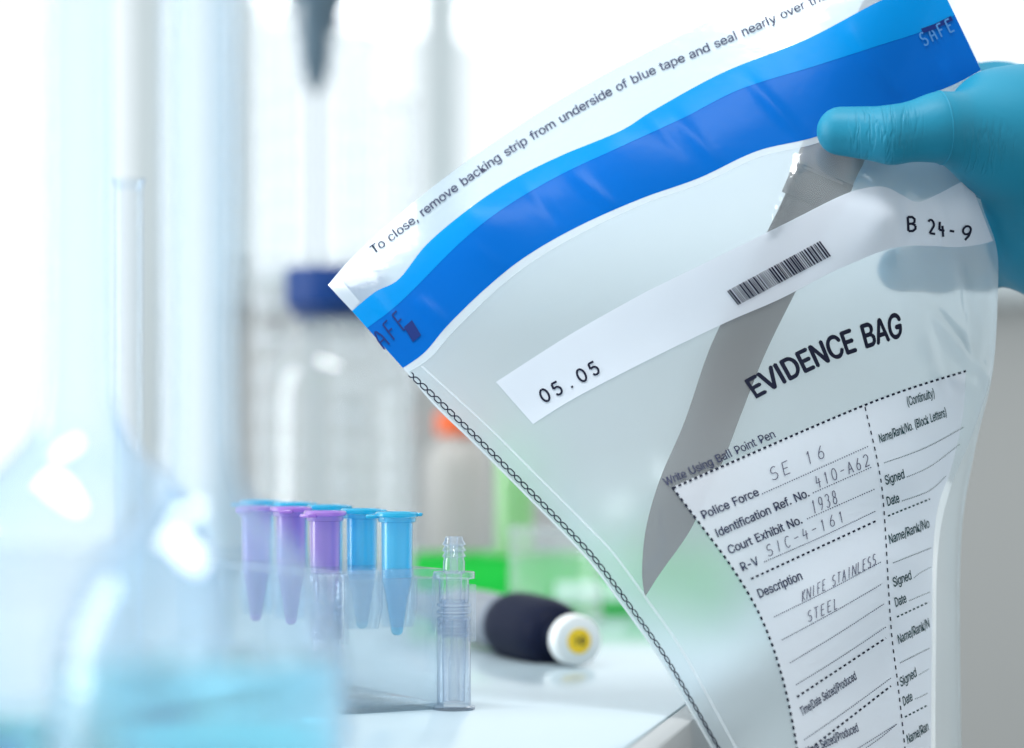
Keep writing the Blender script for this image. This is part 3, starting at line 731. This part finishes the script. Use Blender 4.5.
# glove material
m, nt, out = nmat('nitrile_glove'); N = nt.nodes; L = nt.links
p = N.new('ShaderNodeBsdfPrincipled'); p.inputs['Base Color'].default_value = (0.007, 0.215, 0.345, 1)
p.inputs['Roughness'].default_value = 0.5; p.inputs['Specular IOR Level'].default_value = 0.3
p.inputs['Subsurface Weight'].default_value = 0.0
tc = N.new('ShaderNodeTexCoord')
HL = P(1040, 200, .765)
def wrinkle(px, py, d, half, rot, scale):
    c = P(px, py, d) - HL
    mp = N.new('ShaderNodeMapping'); mp.inputs['Location'].default_value = -c; mp.vector_type = 'POINT'
    L.new(tc.outputs['Object'], mp.inputs[0])
    mr_ = N.new('ShaderNodeMapping'); mr_.inputs['Rotation'].default_value = (0, rot, 0); mr_.inputs['Scale'].default_value = scale
    L.new(mp.outputs[0], mr_.inputs[0])
    n = N.new('ShaderNodeTexNoise'); n.inputs['Scale'].default_value = 1.0; n.inputs['Detail'].default_value = 2; n.inputs['Distortion'].default_value = .3
    L.new(mr_.outputs[0], n.inputs['Vector'])
    rg = N.new('ShaderNodeMath'); rg.operation = 'SUBTRACT'; rg.inputs[1].default_value = .5; L.new(n.outputs['Fac'], rg.inputs[0])
    ab = N.new('ShaderNodeMath'); ab.operation = 'ABSOLUTE'; L.new(rg.outputs[0], ab.inputs[0])
    cl = N.new('ShaderNodeMapRange'); cl.inputs['From Max'].default_value = .09; L.new(ab.outputs[0], cl.inputs['Value'])   # thin valleys
    sc_ = N.new('ShaderNodeVectorMath'); sc_.operation = 'MULTIPLY'; sc_.inputs[1].default_value = (1 / half[0], .3 / half[0], 1 / half[1]); L.new(mp.outputs[0], sc_.inputs[0])
    ln = N.new('ShaderNodeVectorMath'); ln.operation = 'LENGTH'; L.new(sc_.outputs[0], ln.inputs[0])
    mk = N.new('ShaderNodeMapRange'); mk.inputs['From Min'].default_value = .35; mk.inputs['From Max'].default_value = 1; mk.inputs['To Min'].default_value = 1; mk.inputs['To Max'].default_value = 0
    L.new(ln.outputs['Value'], mk.inputs['Value'])
    iv = N.new('ShaderNodeMath'); iv.operation = 'SUBTRACT'; iv.inputs[0].default_value = 1; L.new(cl.outputs[0], iv.inputs[1])
    mu = N.new('ShaderNodeMath'); mu.operation = 'MULTIPLY'; L.new(iv.outputs[0], mu.inputs[0]); L.new(mk.outputs[0], mu.inputs[1])
    return mu.outputs[0]
wa = wrinkle(886, 132, .713, (.0135, .013), 0.12, (420, 60, 75))
wb_ = wrinkle(985, 148, .722, (.0105, .0095), -0.55, (420, 60, 80))
sm = N.new('ShaderNodeMath'); sm.operation = 'ADD'; L.new(wa, sm.inputs[0]); L.new(wb_, sm.inputs[1])
n2 = N.new('ShaderNodeTexNoise'); n2.inputs['Scale'].default_value = 500; L.new(tc.outputs['Object'], n2.inputs['Vector'])
ad = N.new('ShaderNodeMath'); ad.operation = 'MULTIPLY_ADD'; ad.inputs[1].default_value = -0.12; L.new(n2.outputs['Fac'], ad.inputs[0]); L.new(sm.outputs[0], ad.inputs[2])
b = N.new('ShaderNodeBump'); b.inputs['Strength'].default_value = 0.42; b.inputs['Distance'].default_value = 0.0006; b.invert = True
L.new(ad.outputs[0], b.inputs['Height']); L.new(b.outputs[0], p.inputs['Normal']); L.new(p.outputs[0], out.inputs[0])
M['glove'] = m
hand = empty('gloved_hand', P(1040, 200, .765)); tag(hand, 'hand in a blue nitrile glove pinching the evidence bag between thumb and fingers', 'hand')
hm = mesh_obj('glove_skin', hv, hf, M['glove'], hand)
# rolled ring of the glove round the thumb
c0 = JT[2]; ax = (JT[2] - JT[1]); ax /= np.linalg.norm(ax)
e1 = np.cross(ax, [0, 1, 0]); e1 /= np.linalg.norm(e1); e2 = np.cross(ax, e1)
ring = []
for k in range(48):
    a = 2 * PI * k / 48; dv = e1 * math.cos(a) + e2 * math.sin(a) + ax * 0.12 * math.sin(a * 1 + .5)
    t0, t1 = .004, .022
    for _ in range(30):
        tm = (t0 + t1) / 2
        if hand_sdf((c0 + dv * tm)[None])[0] < 0: t0 = tm
        else: t1 = tm
    ring.append(c0 + dv * (t0 - .0001))
vs = []; fs = []
for k in range(48):
    tg_ = ring[(k + 1) % 48] - ring[k - 1]; tg_ /= np.linalg.norm(tg_); o_ = ring[k] - c0; o_ /= np.linalg.norm(o_); bn = np.cross(tg_, o_)
    for q in range(8): vs.append(ring[k] + .00035 * (o_ * math.cos(q * PI / 4) + bn * math.sin(q * PI / 4)))
for k in range(48):
    for q in range(8): fs.append((k * 8 + q, k * 8 + (q + 1) % 8, ((k + 1) % 48) * 8 + (q + 1) % 8, ((k + 1) % 48) * 8 + q))
mesh_obj('thumb_ridge', vs, fs, M['glove'], hand)

# ------------------------------------------------------------------ microtubes in a clear rack
def copy_tree(o, parent=None):
    c = o.copy(); COL.objects.link(c)
    if parent is not None: c.parent = parent
    for ch in [x for x in bpy.data.objects if x.parent == o]: copy_tree(ch, c)
    return c
def tint_plastic(name, col, sc=0.55): return sheet_mat(name, sc, col, 0.6, tuple(min(1, c * .75 + .25) for c in col[:3]) + (1,), 0.06, 0.12)
M['purple'] = tint_plastic('purple_plastic', (0.72, 0.60, 0.90, 1), 0.40); M['purple_lid'] = tint_plastic('purple_lid', (0.60, 0.36, 0.82, 1), .8)
M['blue'] = tint_plastic('blue_plastic', (0.27, 0.82, 0.98, 1), 0.42); M['cyan_lid'] = tint_plastic('cyan_lid', (0.03, 0.62, 0.84, 1), .85)
def make_tube(body, lid):
    """1.5 ml tube, local origin at the level where it hangs in the rack (collar), 36 mm long"""
    r = empty('microtube')
    bm = bmesh.new(); lathe(bm, smooth_prof([(0, -.0208), (.0011, -.0206), (.0018, -.0198)], 3) + [(.0036, -.0085), (.0046, -.004), (.0047, 0.0), (.0048, .0135), (.0056, .0137), (.0058, .0143), (.0058, .0150), (.0044, .0150), (.0043, 0), (.0038, -.006), (.0016, -.0185), (0, -.0195)], 40)
    bm_obj('tube_body', bm, body, r, True, .6)
    bm = bmesh.new(); lathe(bm, [(0, .0152), (.0062, .0152), (.0067, .0156), (.0067, .0163), (.0062, .0168), (.0045, .0168), (.0043, .0164), (0, .0164)], 40)
    bm_obj('lid', bm, lid, r, True, .6)
    bm = bmesh.new(); box(bm, (-.0074, 0, .0154), (.004, .0042, .0011), .0004); bm_obj('hinge_tab', bm, lid, r)
    bm = bmesh.new(); box(bm, (.0068, 0, .0160), (.002, .0044, .0011), .0004); bm_obj('thumb_lip', bm, lid, r)
    return r
pt = make_tube(M['purple'], M['purple_lid']); bt_ = make_tube(M['blue'], M['cyan_lid'])
RZ = P(0, 567, .735)[2]
def put(o, px, d, dz, label, group, rz=0.0):
    v = P(px, 0, d); o.location = (v.x, v.y, RZ + dz); o.rotation_euler = (0, 0, rz); tag(o, label, 'tube', group)
rowB = [(397, .735, .0), (362, .757, .0005), (328, .779, .0012), (293, .801, .0016), (259, .823, .0018)]
rowP = [(325, .748, 0.0), (291, .770, .0008), (256, .792, .0004)]
lb = ['blue capped microtube at the right end of the rack, beside the spigot fitting', 'blue capped microtube second from the right end of the rack',
      'blue capped microtube hidden mostly behind the front purple tube', 'blue capped microtube behind the second purple tube, lid showing', 'blue capped microtube at the far left back, lid showing above purple tube']
lp = ['purple microtube nearest to the blue tubes, right one of the purple three', 'purple microtube between two other purple tubes', 'purple microtube at the left, half behind the flask shoulder']
for i, (px, d, dz) in enumerate(rowB): put(bt_ if i == 0 else copy_tree(bt_), px, d, dz, lb[i], 'blue microtubes in the rack', random.uniform(-.3, .3))
for i, (px, d, dz) in enumerate(rowP): put(pt if i == 0 else copy_tree(pt), px, d, dz, lp[i], 'purple microtubes in the rack', random.uniform(-.3, .3) + 1.2)
def plate_with_holes(bm, holes, x0, x1, y0, y1, z0, z1, r, mat):
    """plate split into cells, one round hole per cell"""
    n = 32
    for (cx, cy, a0, a1, b0, b1) in holes:
        outer = []
        for k in range(n):
            a = 2 * PI * (k + .5) / n; dx, dy = math.cos(a), math.sin(a)
            s = min(((a1 - cx) / dx if dx > 0 else (a0 - cx) / dx) if abs(dx) > 1e-9 else 9, ((b1 - cy) / dy if dy > 0 else (b0 - cy) / dy) if abs(dy) > 1e-9 else 9)
            outer.append((cx + dx * s, cy + dy * s))
        # snap four samples onto the corners
        for qx in (a0, a1):
            for qy in (b0, b1):
                k = min(range(n), key=lambda i: (outer[i][0] - qx) ** 2 + (outer[i][1] - qy) ** 2); outer[k] = (qx, qy)
        inner = [(cx + r * math.cos(2 * PI * (k + .5) / n), cy + r * math.sin(2 * PI * (k + .5) / n)) for k in range(n)]
        V = lambda pts, z: [bm.verts.new(mat @ Vector((x, y, z))) for x, y in pts]
        ot, it, ob, ib = V(outer, z1), V(inner, z1), V(outer, z0), V(inner, z0)
        for k in range(n):
            j = (k + 1) % n
            bm.faces.new((ot[k], ot[j], it[j], it[k])); bm.faces.new((ob[j], ob[k], ib[k], ib[j])); bm.faces.new((it[k], it[j], ib[j], ib[k]))
            mid = ((outer[k][0] + outer[j][0]) / 2, (outer[k][1] + outer[j][1]) / 2)
            if abs(mid[0] - x0) < 1e-6 or abs(mid[0] - x1) < 1e-6 or abs(mid[1] - y0) < 1e-6 or abs(mid[1] - y1) < 1e-6:
                bm.faces.new((ot[j], ot[k], ob[k], ob[j]))
# rack frame: local x along the blue row (towards the right/near end), y away
b5, b1 = P(397, 0, .735), P(259, 0, .823)
rx = Vector((b5.x - b1.x, b5.y - b1.y, 0)); pitch = rx.length / 4; rx.normalize(); ry = Vector((-rx.y, rx.x, 0))
rack = empty('tube_rack', (b5.x, b5.y, BZ)); tag(rack, 'low clear plastic rack holding the purple and blue microtubes', 'rack')
RM = Matrix(((rx.x, ry.x, 0, 0), (rx.y, ry.y, 0, 0), (0, 0, 1, 0), (0, 0, 0, 1)))
p3 = P(325, 0, .748); o3 = Vector((p3.x - b5.x, p3.y - b5.y, 0)); rowy = o3.dot(ry)
xa, xb = -4.6 * pitch, .0115
holes = []
RH = RZ - BZ
for i in range(5):
    cx = -i * pitch; a0 = cx - pitch / 2 if i < 4 else xa; a1 = cx + pitch / 2 if i > 0 else xb
    holes.append((cx, 0, a0, a1, rowy / 2, .010)) if False else None
ym = rowy / 2
for i in range(5):
    cx = -i * pitch; a0 = cx - pitch / 2 if i < 4 else xa; a1 = cx + pitch / 2 if i > 0 else xb
    holes.append((cx, 0, a0, a1, min(ym, 0.010), max(ym, 0.010)) if ym < 0 else (cx, 0, a0, a1, -.010, ym))
offx = o3.dot(rx)
bnd = [xb]
pc = [offx - k * pitch for k in range(-1, 3)]
pc = [c for c in pc if xa + .006 < c < xb - .006]
for k, c in enumerate(pc):
    a1 = xb if k == 0 else (pc[k - 1] + c) / 2; a0 = xa if k == len(pc) - 1 else (pc[k + 1] + c) / 2
    holes.append((c, rowy, a0, a1, rowy - .0105, ym) if ym < 0 else (c, rowy, a0, a1, ym, rowy + .0105))
y0r, y1r = (rowy - .0105, .010) if ym < 0 else (-.010, rowy + .0105)
bm = bmesh.new(); plate_with_holes(bm, holes, xa, xb, y0r, y1r, RH - .0030, RH - .0002, .0051, RM)
bm_obj('top_plate', bm, M['rack_plastic'], rack, False)
# sockets under the plate
for (cx, cy, *_r) in holes:
    bm = bmesh.new(); lathe(bm, [(.0062, RH - .003), (.0062, RH - .012), (.0050, RH - .018), (.0042, RH - .018), (.0054, RH - .012), (.0054, RH - .003)], 28, RM @ Matrix.Translation((cx, cy, 0)))
    bm_obj('socket', bm, M['rack_plastic'], rack, True, .6)
for nm, x in (('end_panel', xb - .0010), ('end_panel', xa + .0010)):
    bm = bmesh.new(); box(bm, (x, (y0r + y1r) / 2, (RH - .003) / 2), (.002, y1r - y0r, RH - .003), .0003, RM); bm_obj(nm, bm, M['rack_plastic'], rack, True, .6)
bm = bmesh.new(); box(bm, ((xa + xb) / 2, y1r - .001, (RH - .003) / 2), (xb - xa - .004, .0016, RH - .004), .0003, RM); bm_obj('back_panel', bm, M['rack_plastic'], rack, True, .6)
bm = bmesh.new(); box(bm, ((xa + xb) / 2, (y0r + y1r) / 2, .001), (xb - xa, y1r - y0r, .002), .0004, RM); bm_obj('base_plate', bm, M['rack_plastic'], rack, True, .6)

# ------------------------------------------------------------------ clear spigot fitting standing by the rack and its neighbour
def fitting(name, px, d, hcm, label, spout, group):
    r = empty(name, BX(px, d)); tag(r, label, 'fitting', group)
    k = 1 / (FPX / d)                      # metres per picture unit at that distance
    top = 572 if spout else 570
    z = lambda y: (708 - y) * k
    R = lambda w_: w_ * k / 2
    # lower barrel: open tube on a round foot
    bm = bmesh.new()
    lathe(bm, [(0, z(708)), (R(42), z(708)), (R(42), z(705)), (R(34), z(703)), (R(33), z(640)), (R(33), z(618)), (R(24), z(617)), (R(24), z(640)), (R(22), z(700)), (0, z(701))], 40)
    bm_obj('barrel', bm, M['clear_plastic'], r, True, .5)
    bm = bmesh.new(); lathe(bm, [(0, z(699)), (R(11), z(699)), (R(11), z(658)), (R(7), z(650)), (R(7), z(632)), (0, z(632))], 24); bm_obj('core', bm, M['clear_plastic'], r, True, .5)
    # threaded collar
    pr = [(R(26), z(636))]
    for i in range(5):
        y = 634 - i * 7; pr += [(R(27), z(y)), (R(35), z(y - 2)), (R(35), z(y - 3.5)), (R(27), z(y - 5.5))]
    pr += [(R(26), z(598)), (R(22), z(598)), (R(22), z(636)), (R(26), z(636))]
    bm = bmesh.new(); lathe(bm, pr, 40); bm_obj('thread', bm, M['clear_plastic'], r, True, .5)
    # wings: two flat clear blades, one taller
    bm = bmesh.new(); box(bm, (R(36) , 0, (z(640) + z(583)) / 2), (R(16), R(5), z(583) - z(640)), R(2)); bm_obj('wing', bm, M['clear_plastic'], r, True, .6)
    bm = bmesh.new(); box(bm, (-R(36), 0, (z(630) + z(574)) / 2), (R(16), R(5), z(574) - z(630)), R(2)); bm_obj('wing', bm, M['clear_plastic'], r, True, .6)
    # head block
    bm = bmesh.new(); lathe(bm, [(R(20), z(600)), (R(30), z(600)), (R(30), z(578)), (R(42), z(577)), (R(42), z(571)), (R(40), z(570)), (R(18), z(570)), (R(16), z(575)), (R(16), z(600)), (R(20), z(600))], 40)
    bm_obj('head', bm, M['clear_plastic'], r, True, .5)
    if spout:
        pr = [(R(22), z(572)), (R(22), z(560)), (R(20), z(557))]
        for y in (556, 550, 544): pr += [(R(20), z(y)), (R(24), z(y - 1)), (R(18.5), z(y - 5.5))]
        pr += [(R(18), z(536)), (R(16), z(535)), (R(9), z(535)), (R(8), z(538)), (R(8), z(572)), (R(22), z(572))]
        bm = bmesh.new(); lathe(bm, pr, 36); bm_obj('spout', bm, M['clear_plastic'], r, True, .5)
    return r
fitting('spigot_fitting', 454, .729, 0, 'clear plastic spigot fitting with a ribbed spout standing right of the tubes', True, None)
fitting('threaded_vial', 327, .722, 0, 'clear threaded plastic vial standing in front of the purple tubes, without a spout', False, None)

# ------------------------------------------------------------------ foreground volumetric flasks
def vol_flask(px, d, scl, label, level):
    r = empty('volumetric_flask', BX(px, d)); r.scale = (scl,) * 3; tag(r, label, 'flask', 'foreground volumetric flasks')
    prof = smooth_prof([(.0001, .0022), (.012, .0012), (.019, .0020), (.0235, .009), (.0262, .020), (.0270, .033), (.0258, .044), (.0222, .0535), (.0165, .0610), (.0110, .0665), (.0078, .0715), (.0066, .078), (.0063, .09)], 6)
    prof = [(0, .0022)] + prof[1:] + [(.0063, .175), (.0068, .178), (.0085, .180), (.0090, .183), (.0088, .1845)]
    inner = [(max(a - .0011, .0), b + (.0012 if b < .03 else 0)) for a, b in prof if a > 0][::-1]
    inner = [(a, b) for a, b in inner if a > .0005] + [(0, .0036)]
    bm = bmesh.new(); lathe(bm, prof + [(.0062, .1845), (.0060, .18)], 64); bm_obj('glass_body', bm, M['thin_flask'], r, True, .9)
    # liquid fills the inside up to its level
    li = [(a - .0001, b) for a, b in inner if b < level][::-1]
    li = [(0, li[0][1] + .0001)] + [q for q in li if q[0] > .0006]
    rl = np.interp(level, [q[1] for q in li], [q[0] for q in li])
    li += [(rl, level), (0, level)]
    bm = bmesh.new(); lathe(bm, li, 56); bm_obj('liquid', bm, M['liquid'], r, True, .9)['label'] = 'pale cyan liquid'
    return r
M['thin_flask'] = thin_glass('flask_thin_glass', (0.965, 0.985, 1, 1), (0.52, 0.76, 0.98, 1), 0.75, 0.05, 0.17, (0.70, 0.84, 0.93, 1))
M['white_line'] = principled('white_enamel', (.8, .85, .9, 1), .5)
vol_flask(200, .44, 1.0, 'glass volumetric flask with cyan liquid, right of the two in the blurred foreground', .040)
vol_flask(79, .505, 1.17, 'glass volumetric flask with cyan liquid at the left edge, left of the two', .021)
# slim measuring cylinder between them
mc = empty('measuring_cylinder', BX(129, .640)); tag(mc, 'slim glass measuring cylinder standing upright behind the left flasks', 'cylinder')
k = .64 / FPX; hz = (BX(129, .64).z - P(129, 179, .64).z) * -1
bm = bmesh.new(); lathe(bm, [(0, .006), (.0036, .006), (.0036, hz - .002), (.0044, hz), (.0040, hz), (.0029, hz - .003)], 32); bm_obj('glass_tube', bm, M['thin_blue'] if 'thin_blue' in M else M['thin'], mc, True, .5)
bm = bmesh.new(); lathe(bm, [(0, 0), (.012, 0), (.013, .0012), (.012, .003), (.005, .005), (.0036, .0065), (0, .0065)], 32); bm_obj('foot', bm, M['thin'], mc, True, .5)

# ------------------------------------------------------------------ pipette lying on the bench
M['navy'] = principled('navy_rubber', (0.007, 0.010, 0.026, 1), 0.5, spec=.06); M['white_plastic'] = principled('white_plastic', srgb(232, 234, 232), .4)
M['yellow'] = principled('yellow_label', srgb(244, 204, 40), .5); M['grey_plastic'] = principled('grey_barrel', srgb(120, 126, 134), .3)
M['blue_accent'] = principled('blue_accent', srgb(110, 120, 134), .4)
pA = P(579, 641, .870); pB = Vector((-.0215, .985, BZ + .0125))
pip = empty('pipette', (pA.x, pA.y, BZ)); tag(pip, 'dark pipette lying on the bench, white button with a yellow dot facing forward', 'pipette')
AM = world_of(pip).inverted() @ axis_mat(pA, pB)
def ax_part(name, prof, mat, parent=None, seg=40):
    bm = bmesh.new(); lathe(bm, prof, seg, AM); return bm_obj(name, bm, mat, parent or pip, True, .6)
bt2 = ax_part('push_button', [(0, 0), (.0072, 0), (.0088, .0006), (.0092, .0020), (.0092, .0065), (.0085, .0078), (.0045, .008), (.0045, .0145), (0, .0145)], M['white_plastic'])
ax_part('button_label', [(0, -.0003), (.0046, -.0003), (.0046, .0001), (0, .0001)], M['yellow'], bt2)['label'] = 'yellow round label'
ax_part('collar', [(0, .014), (.0062, .014), (.0072, .0155), (.0072, .019), (.0085, .0195), (0, .0195)], M['navy'])
ax_part('grip', [(0, .017), (.0078, .0172)] + smooth_prof([(.0088, .0180), (.0112, .021), (.0128, .028), (.0134, .040), (.0134, .056), (.0125, .064), (.0112, .067)], 5) + [(0, .067)], M['navy'])
ax_part('accent_ring', [(0, .067), (.0113, .067), (.0116, .0685), (.0116, .071), (.011, .072), (0, .072)], M['blue_accent'])
ax_part('barrel', [(0, .072), (.0108, .072), (.0108, .100), (.0100, .125), (.0072, .140), (.0052, .175), (.0036, .205), (.0028, .212), (0, .212)], M['grey_plastic'])
I = Ink()
I.hand('10', (-4.2, 3), (4.6, 3), 6.5, 1.5, (0, -1))
um = axis_mat(pA, pB)
# digits stand upright on the button face
fx = Vector((1, 0, 0)); nz = (pB - pA).normalized(); fx = (fx - nz * fx.dot(nz)).normalized(); fz = fx.cross(nz)
if fz.z < 0: fz = -fz
mesh_obj('button_print', [pA - nz * .0005 + fx * (x * .00042) - fz * (y * .00042) for x, y in I.v], I.f, M['ink'], bt2)

# ------------------------------------------------------------------ background glassware
M['cap_blue'] = principled('blue_screw_cap', srgb(0, 50, 112), .45, spec=.3)
def lab_bottle(px, d, label):
    r = empty('reagent_bottle', BX(px, d)); tag(r, label, 'bottle')
    pr = [(0, .003), (.034, .001), (.040, .0), (.0425, .004), (.043, .012), (.043, .105)] + smooth_prof([(.0425, .112), (.039, .124), (.031, .136), (.0225, .144), (.0185, .149)], 5) + [(.0175, .152), (.0175, .170)]
    bm = bmesh.new(); lathe(bm, pr, 56); bm_obj('glass_body', bm, M['thin_bottle'], r, True, .8)
    bm = bmesh.new(); lathe(bm, [(.0175, .1505), (.0235, .1505), (.024, .152), (.0235, .1545), (.0175, .1545)], 40); bm_obj('pouring_ring', bm, M['cap_blue'], r, True, .6)
    bm = bmesh.new(); n = 72; rings = []
    for rr, z in ((.0268, .1555), (.0272, .157), (.0272, .1745), (.0262, .1765), (.016, .177), (.014, .1755), (0.0005, .1755)):
        rings.append([bm.verts.new(((rr + (.0005 if i % 2 and rr > .026 else 0)) * math.cos(2 * PI * i / n), (rr + (.0005 if i % 2 and rr > .026 else 0)) * math.sin(2 * PI * i / n), z)) for i in range(n)])
    for a, b_ in zip(rings[:-1], rings[1:]):
        for i in range(n): bm.faces.new((a[i], a[(i + 1) % n], b_[(i + 1) % n], b_[i]))
    bm.faces.new(rings[0][::-1]); bm.faces.new(rings[-1])
    bm_obj('screw_cap', bm, M['cap_blue'], r, True, .6)['label'] = 'deep blue ribbed screw cap'
    return r
M['thin_bottle'] = thin_glass('bottle_glass', (0.95, 0.965, 0.97, 1), (0.56, 0.61, 0.64, 1), 0.8, 0.03, 0.24, (.9, .92, .92, 1))
lab_bottle(337, 1.30, 'large clear reagent bottle with a deep blue screw cap, behind the tubes')
def tall_cyl(px, wpx, d, topz, label):
    r = empty('graduated_cylinder', BX(px, d)); tag(r, label, 'cylinder', 'tall glass cylinders in the background')
    R_ = wpx * d / FPX / 2
    bm = bmesh.new(); lathe(bm, [(0, .014), (R_, .014), (R_, topz - .006), (R_ * 1.08, topz), (R_ * 1.02, topz), (R_ * .90, topz - .006)], 40); bm_obj('glass_tube', bm, M['thin_cyl'], r, True, .5)
    bm = bmesh.new(); lathe(bm, [(0, 0), (R_ * 1.7, 0), (R_ * 1.75, .003), (R_ * 1.55, .008), (R_ * 1.0, .013), (0, .0145)], 40); bm_obj('foot', bm, M['thin_cyl'], r, True, .5)
    for q in range(12):
        zz = .06 + q * (topz - .09) / 12
        bm = bmesh.new(); lathe(bm, [(R_ * 1.004, zz), (R_ * 1.015, zz + .0002), (R_ * 1.015, zz + .0010), (R_ * 1.004, zz + .0012)], 40); bm_obj('graduation_mark', bm, M['white_line'], r)
tall_cyl(277, 50, 1.42, .34, 'tall glass cylinder at the left, beside the dark stand clamp')
tall_cyl(352, 44, 1.46, .33, 'tall glass cylinder directly right of the stand rod')
tall_cyl(397, 36, 1.52, .30, 'shorter slim glass cylinder, rightmost of the tall ones')
# retort stand
M['stand'] = principled('stand_grey', srgb(84, 104, 118), .45, .3)
M['rod'] = principled('rod_steel', srgb(150, 165, 175), .4, .3)
rs = empty('retort_stand', BX(316, 1.62)); tag(rs, 'grey retort stand with a clamp head rising behind the tall cylinders', 'stand')
bm = bmesh.new(); lathe(bm, [(0, .012), (.0028, .012), (.0028, .52), (0, .522)], 20); bm_obj('rod', bm, M['rod'], rs, True, .6)
bm = bmesh.new(); box(bm, (0, .03, .006), (.12, .16, .012), .003); bm_obj('base', bm, M['stand'], rs, True, .6)
bm = bmesh.new(); lathe(bm, [(0, .318), (.004, .319), (.008, .33), (.012, .35), (.018, .375), (.024, .40), (.026, .44), (.018, .455), (0, .455)], 24); bm_obj('clamp_head', bm, M['stand'], rs, True, .6)
bm = bmesh.new(); lathe(bm, [(0, 0), (.006, 0), (.006, .07), (0, .07)], 20, axis_mat((0, 0, .40), (-.3, -.05, .40))); bm_obj('clamp_arm', bm, M['stand'], rs, True, .6)
# white bottle with an orange cap
M['milky'] = sheet_mat('milky_plastic', .8, (.62, .60, .57, 1), .4, (1, 1, 1, 1), .04, .3); M['orange'] = principled('orange_cap', srgb(222, 96, 40), .45)
wb = empty('plastic_bottle', BX(458, 1.40)); tag(wb, 'milky plastic bottle with an orange cap beside the green rack', 'bottle')
bm = bmesh.new(); lathe(bm, [(0, .001), (.017, 0), (.0195, .003), (.0195, .068)] + smooth_prof([(.0193, .071), (.016, .080), (.011, .085)], 4) + [(.010, .092), (0, .092)], 40); bm_obj('body', bm, M['milky'], wb, True, .7)
bm = bmesh.new(); lathe(bm, [(0, .088), (.0125, .088), (.013, .0895), (.013, .099), (.0118, .1015), (0, .102)], 40); bm_obj('cap', bm, M['orange'], wb, True, .6)
# green rack with a pale label and one green tinted tube
M['green'] = principled('green_plastic', srgb(8, 182, 56), .35); M['green_tint'] = tint_plastic('green_tint', (.62, .86, .58, 1), .45); M['pale_panel'] = principled('pale_panel', srgb(190, 232, 204), .5)
gd = 1.16; gx0 = (414 - 512) / FPX * gd; gx1 = (735 - 512) / FPX * gd
gr = empty('green_tube_rack', ((gx0 + gx1) / 2, gd + .03, BZ)); tag(gr, 'bright green plastic tube rack at the back of the bench', 'rack')
W = gx1 - gx0; hx = []
for j, yy in enumerate((-.016, .016)):
    for i in range(8):
        c = W / 8; hx.append((-W / 2 + c * (i + .5), yy, -W / 2 + c * i, -W / 2 + c * (i + 1), -.032 if j == 0 else 0, 0 if j == 0 else .032))
bm = bmesh.new(); plate_with_holes(bm, hx, -W / 2, W / 2, -.032, .032, .024, .028, .0102, Matrix.Identity(4)); bm_obj('top_plate', bm, M['green'], gr, False)
bm = bmesh.new()
for y in (-.0305, .0305): box(bm, (0, y, .0122), (W, .003, .0236), .0004)
for x in (-W / 2 + .0015, W / 2 - .0015): box(bm, (x, 0, .0122), (.003, .058, .0236), .0004)
box(bm, (0, 0, .0015), (W - .006, .058, .003))
bm_obj('rack_body', bm, M['green'], gr, True, .6)
bm = bmesh.new(); box(bm, (.009, -.0326, .011), (.036, .001, .010), .0004); bm_obj('label_plate', bm, M['pale_panel'], gr, True, .6)
gt = empty('culture_tube', (gx0 + W / 8 * 2.5 , gd + .03 - .016, BZ + .0032)); tag(gt, 'pale green tinted tube standing upright in the green rack', 'tube')
bm = bmesh.new(); lathe(bm, smooth_prof([(0, 0), (.005, .001), (.0092, .009)], 4) + [(.0096, .013), (.0096, .078), (.0104, .079), (.0104, .081), (.0088, .081), (.0088, .013), (0, .003)], 32); bm_obj('tube_body', bm, M['green_tint'], gt, True, .6)
# small beaker in front of the green rack
bk = empty('beaker', BX(556, 1.08)); tag(bk, 'small clear glass beaker standing in front of the green rack', 'beaker')
bm = bmesh.new(); lathe(bm, [(0, .0005), (.019, 0), (.0212, .002), (.0214, .006), (.0214, .042), (.0222, .044), (.0216, .0446), (.0204, .042)], 48); bm_obj('glass_body', bm, M['thin_cyl'], bk, True, .6)
